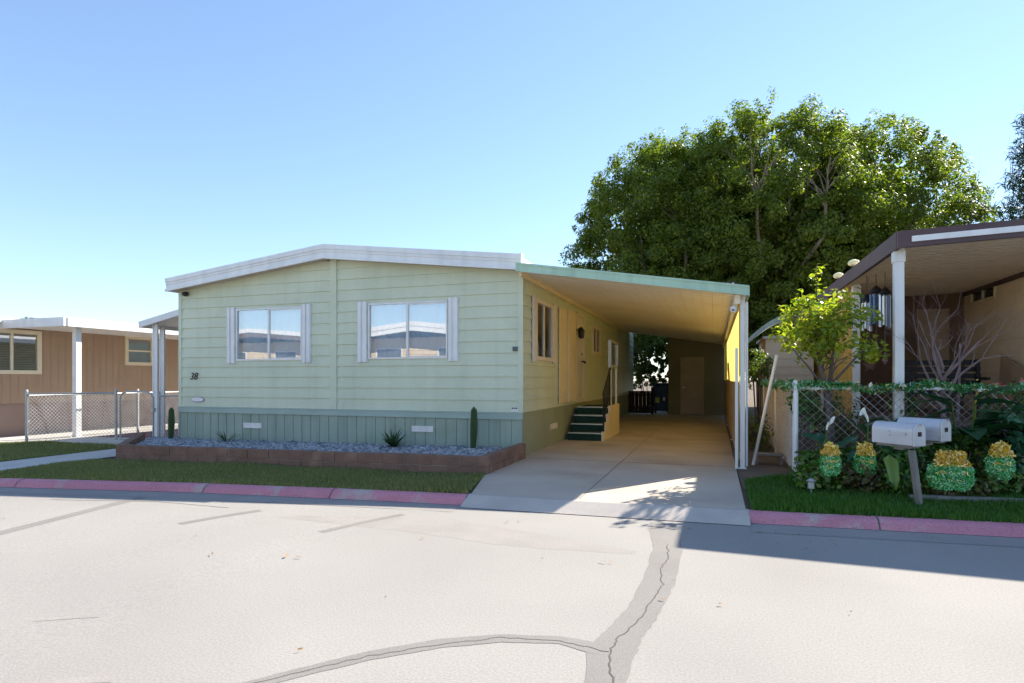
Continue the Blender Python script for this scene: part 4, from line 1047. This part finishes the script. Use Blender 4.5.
# ------------------------------------------------------------------ odd things by the fence
lp = MB().tube([(.56,9.76,0),(.90,9.86,1.66)], .024, 10).build('leaning_pole', M['white']); tag(lp, 'thin white pole leaning toward the garland fence', 'pole')
sb = thing('low_step_stool', (.8,9.95,0), 'low grey step stool on grass behind the leaning pole', 'stool')
MB().box(.58,1.0,9.85,10.05,.135,.165).build('seat', M['grey'], sb, bevel=.006)
for x in (.6,.94): MB().box(x,x+.04,9.87,10.03,0,.135).build('leg', M['grey'], sb)
for x, y, h, lab in ((1.03,8.2,.30,'taller glass stake lantern at foot of the white fence post'),(1.02,7.36,.20,'short glass stake lantern at the grass edge')):
    t = thing('path_lantern', (x,y,0), lab, 'lantern', 'stake lanterns by the fence')
    MB().tube([(x,y,0),(x,y,h*.4)], .008, 6).build('stake', M['galv'], t)
    MB().lathe((x,y,h*.4), [(.02,0),(.035,.01),(.032,h*.4),(.02,h*.42)], 10).build('lamp_glass', mat('frosted_glass', (.45,.47,.45), (.38,.4,.38), 3, 3, .25), t)
    MB().lathe((x,y,h*.82), [(.045,0),(.05,.008),(.03,h*.12),(.01,h*.18)], 10).build('cap', M['galv'], t)
hk = MB().tube([(3.03,8.78,.3),(3.03,8.78,1.0),(3.05,8.76,1.15),(3.09,8.74,1.2),(3.12,8.74,1.12)], .014, 6).build('yellow_hose', mat('yellow_hose', (.5,.33,.05), (.4,.25,.04), 3, 3, .5)); tag(hk, 'length of yellow hose hooked over the front fence', 'hose')

# ------------------------------------------------------------------ trees
def big_tree(x, y, r, rz, top, zmin, lab, n, gap, trunk_r=.3):
    t = thing('ficus_tree', (x,y,0), lab, 'tree', 'tall ficus trees behind the carport')
    mb = MB(); f = Vector((-.16,-.99,0))
    mb.tube([(x,y,-.1),(x+.1,y,1.2),(x-.05,y-.1,3.0)], [trunk_r,trunk_r*.85,trunk_r*.75], 10)
    for k in range(7):
        a = 2*math.pi*k/7+.3; d = (math.cos(a)*.42, math.sin(a)*.42-.12, 1)
        limb(mb, (x-.05,y-.1,2.7+.25*(k % 3)), d, top*.27, trunk_r*.5, 2, .30, .05, 7, (2,3))
    for (gx, gzz, gr) in gap:                                  # limbs that stand free in the openings of the crown
        q = r*.62; b = (gx, y-q, gzz-2.2)
        mb.tube([(x-.05,y-.1,2.8),((gx+x)/2,y-q*.6,gzz-3.6),b,(gx,y-q,gzz-1.1)], [.13,.09,.065,.055], 7)
        for k in range(6):
            limb(mb, (gx,y-q,gzz-1.2+.12*k), (rnd.uniform(-.75,.75),rnd.uniform(-.35,.1),1), 1.35, .036, 2, .32, .03, 5, (2,3))
    mb.build('trunk', M['bark'], t)
    c = (x, y, top-rz); lob = rand_lobes(34, .02, .13)
    p, d = shell(c, (r,r,rz), n, .80, lob, zmin, True)
    for (gx, gzz, gr) in gap:
        keep = ~((np.hypot((p[:,0]-gx)*1.1, p[:,2]-gzz) < gr) & (p[:,1] < y-.4)); p, d = p[keep], d[keep]
    p2, d2 = shell((c[0],c[1]+.9,c[2]), (r*.86,r*.78,rz*.88), 340, .45, None, zmin)
    tip, td = shell(c, (r*1.03,r*1.03,rz*1.03), n//11, .97, lob, zmin+3, True)
    V = [leaves(p, d, .118, 235, rng.uniform(.30,.62,len(p)), .85, .55, .35, (.5,1.5)), leaves(p2, d2, .2, 130, .9, 1, .6), leaves(tip, td, .13, 60, rng.uniform(.12,.3,len(tip)), 1.5, .5, .4, (.5,1.4))]
    foliage('crown', V, M['ficus'], t)
big_tree(-1.5, 28.8, 4.5, 5.9, 12.2, 2.6, 'dense dark ficus tree, leftmost of the trees behind the carport', 640, [(-1.1,8.4,.75)])
big_tree(2.1, 28.2, 4.7, 6.0, 12.5, 1.4, 'tallest ficus tree behind the carport with bare pale limbs showing in its middle', 680, [(1.6,9.4,.85),(4.0,9.0,.7)])
big_tree(6.5, 31.2, 4.4, 5.9, 12.5, 1.4, 'broad ficus tree behind the porch roof, rightmost of the three', 680, [(5.4,9.0,.6)])

pn_ = thing('pine_tree', (11.0,25.0,0), 'dark blue green pine at the right edge behind the brown roof', 'tree')
mb = MB().tube([(11.0,25,0),(11.05,25,5),(11.0,25,10.3)], [.28,.2,.05], 8); V = []
for i in range(80):
    z = 3.2+7.2*i/80; L = 1.9*(1-(z-3)/9.2)+.35; a = i*2.4; d = Vector((math.cos(a),math.sin(a),.15)); e = Vector((11.0,25,z))+d*L
    mb.tube([(11.02,25,z),tuple(e)], [.05,.012], 5)
    C = np.array([tuple(Vector((11,25,z))+d*L*q+Vector((0,0,.1))) for q in (.45,.75,1.0)]); V.append(leaves(C, np.tile([[0,0,1.]],(3,1)), .22, 130, .42, .7, .16))
mb.build('trunk', M['bark'], pn_); foliage('crown', V, M['pine'], pn_)
bt = thing('bare_tree', (10.3,28,0), 'leafless grey tree rising behind the brown porch roof', 'tree')
mb = MB(); mb.tube([(10.3,28,-.1),(10.25,28,3.6)], [.16,.12], 8)
for k in range(5):
    a = k*1.3; limb(mb, (10.25,28,3.2+.2*k), (math.cos(a)*.35,math.sin(a)*.35,1), 3.4, .06, 3, .42, .05, 5, (2,3))
mb.build('trunk', M['greybark'], bt)
for i, (x, y, z, lab) in enumerate(((-86,55,9.4,'distant palm top over the white awning roof, leftmost'),(-84,57,9.3,'distant palm top over the white awning roof, second from left'))):
    t = thing('palm_tree', (x,y,-.2), lab, 'tree', 'distant palms beyond the tan home')
    MB().tube([(x,y,-.2),(x+.2,y,z-.4)], [.3,.2], 8).build('trunk', M['bark'], t)
    mb = MB()
    for k in range(34):
        a = rnd.uniform(0,6.28); e = rnd.uniform(-.3,1.1); l = rnd.uniform(1.2,1.9)
        d = Vector((math.cos(a)*math.cos(e),math.sin(a)*math.cos(e),math.sin(e)*.6)); s = Vector((-math.sin(a),math.cos(a),0))*.14
        b = Vector((x+.2,y,z-.4)); m1 = b+d*l*.6; tp = b+d*l-Vector((0,0,.45*l))
        mb.quad(b,m1+s,tp,m1-s)
    mb.build('crown', M['palm'], t)

# small sunlit tree at the fence
ct = thing('young_tree', (1.47,8.95,0), 'small yellow green tree with twisted grey trunk at the garland fence', 'tree')
mb = MB()
mb.tube([(1.47,8.93,0),(1.44,8.92,.4),(1.45,8.9,.8),(1.40,8.9,1.25),(1.30,8.88,1.6),(1.18,8.88,1.95)], [.05,.045,.04,.034,.022,.012], 8)
mb.tube([(1.53,8.97,0),(1.50,8.97,.45),(1.47,8.95,.85),(1.46,8.95,1.2),(1.5,8.95,1.6),(1.55,8.98,2.0)], [.042,.04,.036,.03,.02,.01], 8)
mb.tube([(1.42,8.92,1.15),(1.2,8.85,1.45),(1.0,8.8,1.7)], [.02,.014,.007], 6); mb.tube([(1.46,8.95,1.2),(1.7,8.9,1.5),(1.9,8.9,1.75)], [.02,.014,.007], 6)
mb.tube([(1.38,8.9,1.35),(1.33,8.9,2.0),(1.30,8.92,2.45),(1.31,8.92,2.85)], [.018,.013,.009,.004], 6)
tips = []
for k in range(10): tips += limb(mb, (1.42+rnd.uniform(-.08,.1),8.92,1.25+.06*k), (rnd.uniform(-1,1),rnd.uniform(-1,1),rnd.uniform(.3,1)), .42, .010, 2, .5, 0, 5, (2,3))
mb.build('trunk', M['greybark'], ct)
C, D = shell((1.32,8.93,1.97), (.39,.40,.52), 115, .25, rand_lobes(6,.05,.4))
tp = np.array([tuple(v) for v in tips]); tp = tp[(np.abs(tp[:,0]-1.4) < .8) & (tp[:,2] > 1.3)]
C = np.vstack([C, tp]); D = np.vstack([D, np.tile([[0,0,1.]],(len(tp),1))])
C3 = np.array([(1.31+rnd.uniform(-.07,.07),8.92+rnd.uniform(-.06,.06),2.25+.09*k) for k in range(7)])
C4 = np.array([(1.85,8.9,1.72),(1.95,8.9,1.62),(1.8,8.88,1.85),(.95,8.82,1.75),(.9,8.8,1.95)])
foliage('crown', [leaves(C, D, .09, 14, .11, 1, .5, .3), leaves(C3, np.tile([[0,0,1.]],(7,1)), .095, 8, .09, 1, .45), leaves(C4, np.tile([[0,0,1.]],(5,1)), .085, 22, .13, 1, .5)], M['citrus'], ct)
# leafless garden tree
bt = thing('bare_garden_tree', (2.78,8.95,0), 'bare branching small tree in front of the shaded porch', 'tree')
mb = MB(); mb.tube([(2.78,8.95,0),(2.76,8.95,.7),(2.74,8.95,1.15)], [.04,.034,.028], 8); mb.tube([(2.92,9.0,0),(2.93,9.0,1.0),(2.95,9.0,1.75)], [.02,.018,.012], 6)
for k in range(9):
    a = k*2.1; limb(mb, (2.75,8.95,.95+.06*k), (math.cos(a)*.55,math.sin(a)*.3,.95), .60, .021, 3, .42, .02, 5, (3,3))
mb.build('branches', M['twig'], bt)

# ------------------------------------------------------------------ shrubs and flowers
def shrub(x, y, rx, ry, rz, zc, lab, m, n=70, leaf=.07, per=16, name='garden_shrub', group='leafy shrubs in the garden bed', asp=.55, stems=True):
    t = thing(name, (x,y,0), lab, 'shrub', group)
    C, D = shell((x,y,zc), (rx,ry,rz), n, .45, rand_lobes(5,.05,.25), .04)
    foliage('leaves', [leaves(C, D, leaf, per, .10, 1, asp, .35)], m, t)
    if stems:
        mb = MB()
        for k in range(9):
            a = rnd.uniform(0,6.28); mb.tube([(x+.04*math.cos(a),y+.04*math.sin(a),0),(x+rx*.4*math.cos(a),y+ry*.4*math.sin(a),zc*.8),(x+rx*.7*math.cos(a),y+ry*.7*math.sin(a),zc+rz*.5)], [.012,.009,.004], 5)
        mb.build('stems', M['greybark'], t)
    return t
shrub(1.22,8.15,.30,.28,.22,.22,'low dark shrub at the base of the white fence post',M['shrub'],80)
shrub(1.72,8.2,.36,.32,.25,.24,'dark leafy shrub between the two left tinsel pots',M['shrub'],90)
shrub(2.2,8.15,.38,.32,.28,.26,'dark shrub behind the leaning mailbox post',M['shrub'],80)
shrub(2.75,8.3,.38,.30,.32,.32,'dense dark shrub between the largest and the rightmost tinsel pots',M['shrub'],90)
shrub(3.45,8.3,.48,.32,.48,.46,'dark shrub at the right edge of the garden bed',M['bigleaf'],90,.12,12)
shrub(4.2,8.3,.48,.34,.5,.48,'shrub at the fence just outside the right edge',M['shrub'],70,.1,12)
shrub(1.62,9.6,.32,.3,.35,.72,'yellowish bush behind the fence beside the young trunk',M['shrub2'],70,.06,14)
shrub(.78,11.9,.22,.8,.36,.28,'yellow green weeds along the reed screen',M['shrub2'],60,.06,12)
shrub(.95,14.6,.30,.5,.38,1.55,'small green bush over the side fence before the beige shed',M['shrub2'],60,.08,14)
shrub(1.15,8.9,.16,.12,.3,.95,'climbing ivy on the fence between white post and young tree',M['shrub'],40,.085,9,'ivy_vine')
shrub(2.35,9.0,.12,.12,.36,.85,'light green vine climbing the fence before the white porch post',M['shrub2'],36,.075,9,'ivy_vine')
for (x, y, rx, rz, m_, lb) in ((1.15,7.72,.26,.15,'shrub','low leafy growth under the leftmost tinsel pot'),(1.60,7.75,.30,.17,'shrub3','mottled low growth under the pot left of the mailboxes'),
        (1.98,7.72,.26,.20,'shrub','dark low growth behind the leaning mailbox post base'),(2.50,7.80,.36,.13,'shrub3','sparse reddish low growth under the largest tinsel pot'),(3.05,8.02,.34,.17,'shrub','low leafy growth under the rightmost tinsel pot'),(3.6,8.05,.34,.2,'shrub','low leafy growth at right end of the garden bed')):
    shrub(x, y, rx, .2, rz, rz*.85, lb, M[m_], 60, .065, 13, 'ground_plant', 'low plants along the front of the bed', .6)
def broadleaf(x, y, n, L, w, h, lab, m, name='broadleaf_plant', face=None):
    t = thing(name, (x,y,0), lab, 'plant', 'broad leaved plants at the fence')
    mb = MB(); sm_ = MB()
    for i in range(n):
        a = rnd.uniform(0,6.28); hh = h*rnd.uniform(.5,1.1); l = L*rnd.uniform(.7,1.15); ww = w*rnd.uniform(.7,1.1)
        b = Vector((x+.12*math.cos(a),y+.1*math.sin(a),hh)); dr = Vector((math.cos(a),math.sin(a)*.7-.25,rnd.uniform(-.4,.7))).normalized(); s = Vector((-dr.y,dr.x,rnd.uniform(-.3,.3))).normalized()
        up_ = dr.cross(s)
        sm_.tube([(x+.03*math.cos(a),y+.03*math.sin(a),0),tuple(b)], [.012,.007], 5)
        P_ = []
        for q in range(6):
            u_ = q/5; wd = ww*.5*math.sin(math.pi*(u_**.7*.97+.02)); c_ = b+dr*l*u_-Vector((0,0,.22*l*u_*u_))
            P_.append((c_-s*wd+up_*wd*.25, c_, c_+s*wd+up_*wd*.25))
        n0 = len(mb.v)
        for p3 in P_: mb.v += [tuple(v_) for v_ in p3]
        for q in range(5):
            mb.f.append((n0+3*q,n0+3*q+1,n0+3*q+4,n0+3*q+3)); mb.f.append((n0+3*q+1,n0+3*q+2,n0+3*q+5,n0+3*q+4))
    mb.build('leaves', m, t, smooth=True); sm_.build('stems', M['shrub'], t)
    return t
broadleaf(2.8,8.42,26,.50,.28,.95,'tall plant with big dark paddle leaves right of the mailboxes',M['bigleaf'])
broadleaf(3.4,8.42,20,.46,.25,.82,'dark broad leaved plant below the pink flowers',M['bigleaf'])
broadleaf(2.15,8.6,14,.42,.18,.75,'broad leaved plant rising behind the farther mailbox',M['bigleaf'])
c1 = broadleaf(1.78,8.3,12,.40,.14,.62,'calla lily with tall white bloom beside the nearer mailbox',M['bigleaf'],'calla_lily')
c2 = broadleaf(1.32,8.4,9,.34,.12,.5,'calla lily with drooping white bloom left of the young trunk',M['bigleaf'],'calla_lily')
def bloom(par, x, y, z, lean):
    mb = MB(); pts = []
    for i in range(6):
        u_ = i/5; r_ = .009+.022*u_**1.5; c_ = Vector((x+lean*u_*u_*.06,y-.01,z+.12*u_))
        for k in range(10):
            a = 2*math.pi*k/10; mb.v.append((c_.x+r_*math.cos(a),c_.y+r_*math.sin(a),c_.z+(.05*math.cos(a-.6) if i == 5 else 0)))
    for i in range(5):
        for k in range(10): mb.f.append((i*10+k,i*10+(k+1) % 10,(i+1)*10+(k+1) % 10,(i+1)*10+k))
    mb.build('bloom', M['petal_white'], par, smooth=True); MB().tube([(x,y,.1),(x,y,z+.02)], .008, 5).build('flower_stem', M['shrub'], par)
bloom(c1,1.70,7.95,.80,-1); bloom(c2,1.30,8.15,.68,1)
pl_ = MB(); base = Vector((1.80,7.50,.48)); dr = Vector((.10,-.25,-.96)).normalized(); s = Vector((1,.2,0)).normalized(); P_ = []
for q in range(7):
    u_ = q/6; wd = .08*math.sin(math.pi*(u_**.6*.95+.04))*(1+.18*math.sin(11*u_)); c_ = base+dr*.38*u_+Vector((0,-.05*math.sin(u_*3),0)); P_.append((c_-s*wd+Vector((0,-.05,.02*math.sin(8*u_))),c_,c_+s*wd*.8+Vector((0,-.045,0))))
for p3 in P_: pl_.v += [tuple(v_) for v_ in p3]
for q in range(6): pl_.f += [(3*q,3*q+1,3*q+4,3*q+3),(3*q+1,3*q+2,3*q+5,3*q+4)]
pl_.build('pale_leaf', M['paleleaf'], c1, smooth=True)['label'] = 'large drooping pale green leaf'
fb = shrub(3.55,9.1,.34,.25,.42,.85,'pink flowering bush behind the fence at right edge',M['shrub'],60,.07,12,'flowering_bush')
C, D = shell((3.5,9.0,.95), (.36,.25,.36), 16, .8); foliage('blossom', [leaves(C, D, .05, 16, .05, 1, .7)], M['petal_pink'], fb)
# greenery behind the gap at the end of the carport
shrub(-2.6,25.2,1.2,.7,1.3,2.2,'sunlit bush glimpsed through the gap behind the carport',M['shrub2'],200,.14,26,'garden_bush','bushes beyond the carport')
shrub(-4.3,27.2,1.6,.8,1.9,2.2,'darker bush left of the sunlit one behind the carport gap',M['shrub'],260,.14,26,'garden_bush','bushes beyond the carport')
ed = sheet('bed_edging', [(2.0,7.5),(3.4,7.62),(3.4,7.69),(2.0,7.57)], .05, M['grey'], None, .07)
tag(ed, 'low grey edging board below the largest tinsel pot', 'edging')

# dry leaves on the pavement
k = 46; x = np.concatenate([rng.uniform(-7,4,30), rng.uniform(-.4,1.2,16)]); y = np.concatenate([rng.uniform(2.5,5.8,30), rng.uniform(5.4,6.0,16)])
C = np.stack([x, y, gz(x)-.088], 1); p = chips(C, .02, .002)
V = p[0].copy(); V[:,2] = np.repeat(C[:,2],4)+np.abs(rng.normal(0,.006,len(V)))
lf = link('leaf_litter', arr_mesh('leaf_litter', V, p[1]), M['debris']); tag(lf, 'scattered dry brown leaves on the road', 'leaf litter', kind='stuff')

# ================================================================== HOMES ACROSS THE STREET (seen in the window glass)
def far_home(x0, x1, yf, m, fm, lab, group='homes across the street'):
    t = thing('street_home', ((x0+x1)/2,yf,0), lab, 'house', group); xm = (x0+x1)/2; hw = (x1-x0)/2
    b = MB(); siding(b, (0,yf,0), (-1,0,0), (0,1,0), -x1, -x0, -.8, 2.9, ((-xm-2.6,-xm-1.1,1.4,2.3),(-xm+1.1,-xm+2.6,1.4,2.3)), gable=(-xm,3.35,.12), lip=.016)
    b.box(x0,x0+.05,yf-12,yf-.01,-.8,2.9); b.box(x1-.05,x1,yf-12,yf-.01,-.8,2.9); b.build('wall', m, t)
    t.location.z = .6; r_ = MB(); sh_ = [(x0-.4,2.95),(xm,3.42),(x1+.4,2.95),(x1+.4,2.85),(xm,3.30),(x0-.4,2.85)]
    r_.prism([(x,yf+.9,z) for x, z in sh_][::-1], (0,-13.5,0)); r_ = r_.build('roof', M['roof'], t)
    f_ = MB(); f_.prism([(x,yf+.93,z) for x, z in [(x0-.42,2.98),(xm,3.45),(x1+.42,2.98),(x1+.42,2.74),(xm,3.2),(x0-.42,2.74)]][::-1], (0,-.03,0)); f_.build('fascia', fm, t); f2 = MB(); f2.prism([(x,yf+.96,z) for x, z in [(x0-.42,3.22),(xm,3.69),(x1+.42,3.22),(x1+.42,2.985),(xm,3.455),(x0-.42,2.985)]][::-1], (0,-.06,0)); f2.build('roof_band', M['white'], t)  # white band added above the fascia so a roof shows in the reflections
    for c in (xm-1.85, xm+1.85):
        w = MB(); w.box(c-.8,c+.8,yf-.05,yf+.03,2.3,2.37); w.box(c-.8,c+.8,yf-.05,yf+.03,1.33,1.4); w.box(c-.8,c-.74,yf-.05,yf+.03,1.4,2.3); w.box(c+.74,c+.8,yf-.05,yf+.03,1.4,2.3)
        w = w.build('window', M['white'], t); MB().quad((c-.74,yf-.02,1.4),(c+.74,yf-.02,1.4),(c+.74,yf-.02,2.3),(c-.74,yf-.02,2.3)).build('pane', mat('street_pane', (.1,.11,.12), (.08,.09,.1), 3, 3, .2), w)
far_home(-31,-21,-10.5,M['opp'],M['opp_brown'],'beige home across the street with brown fascia, mirrored in the left window')
far_home(-18.5,-11,-9.5,M['opp'],M['white'],'beige home across the street with white fascia, mirrored in the right window')
far_home(-8,2,-10.5,M['sage'],M['white'],'sage home across the street, beyond what the windows mirror')

# ================================================================== LIGHT, SKY, CAMERA
sd_ = Vector((.84, 1.20, 1.10)).normalized()
el = math.asin(sd_.z); az_ = math.atan2(sd_.x, sd_.y)
w = bpy.data.worlds.new('World'); S.world = w; w.use_nodes = True
nt_ = w.node_tree; sky = nt_.nodes.new('ShaderNodeTexSky'); sky.sky_type = 'NISHITA'; sky.sun_disc = False
sky.sun_elevation = el; sky.sun_rotation = az_; sky.air_density = 1.0; sky.dust_density = .02; sky.ozone_density = 2.6; sky.altitude = 50
tint = nt_.nodes.new('ShaderNodeMix'); tint.data_type = 'RGBA'; tint.blend_type = 'MULTIPLY'; tint.inputs[0].default_value = 1; tint.inputs[7].default_value = (.88,.95,1.04,1)
gm = nt_.nodes.new('ShaderNodeGamma'); gm.inputs[1].default_value = .78; nt_.links.new(sky.outputs[0], gm.inputs[0]); nt_.links.new(gm.outputs[0], tint.inputs[6]); nt_.links.new(tint.outputs[2], nt_.nodes['Background'].inputs[0]); nt_.nodes['Background'].inputs[1].default_value = .15
L = bpy.data.lights.new('sun', 'SUN'); L.energy = 5.0; L.angle = R(.53); L.color = (1,.93,.80)
lo = bpy.data.objects.new('sun', L); COL.objects.link(lo); lo.rotation_euler = (-sd_).to_track_quat('-Z','Y').to_euler(); lo.location = (20,30,30)
cd = bpy.data.cameras.new('camera'); co = bpy.data.objects.new('camera', cd); COL.objects.link(co)
co.location = (0,0,1.3); co.rotation_euler = (R(90),0,math.atan2(202,600))
cd.sensor_width = 36; cd.lens = 36*600/1024; cd.shift_y = (379-341.5)/1024; cd.clip_end = 3000; cd.clip_start = .05
S.camera = co
S.view_settings.view_transform = 'Standard'; S.view_settings.look = 'None'; S.view_settings.gamma = 1; S.view_settings.exposure = 1.22
S.cycles.use_denoising = True; S.cycles.max_bounces = 10; S.cycles.diffuse_bounces = 5; S.cycles.transparent_max_bounces = 12
S.cycles.sample_clamp_indirect = 8
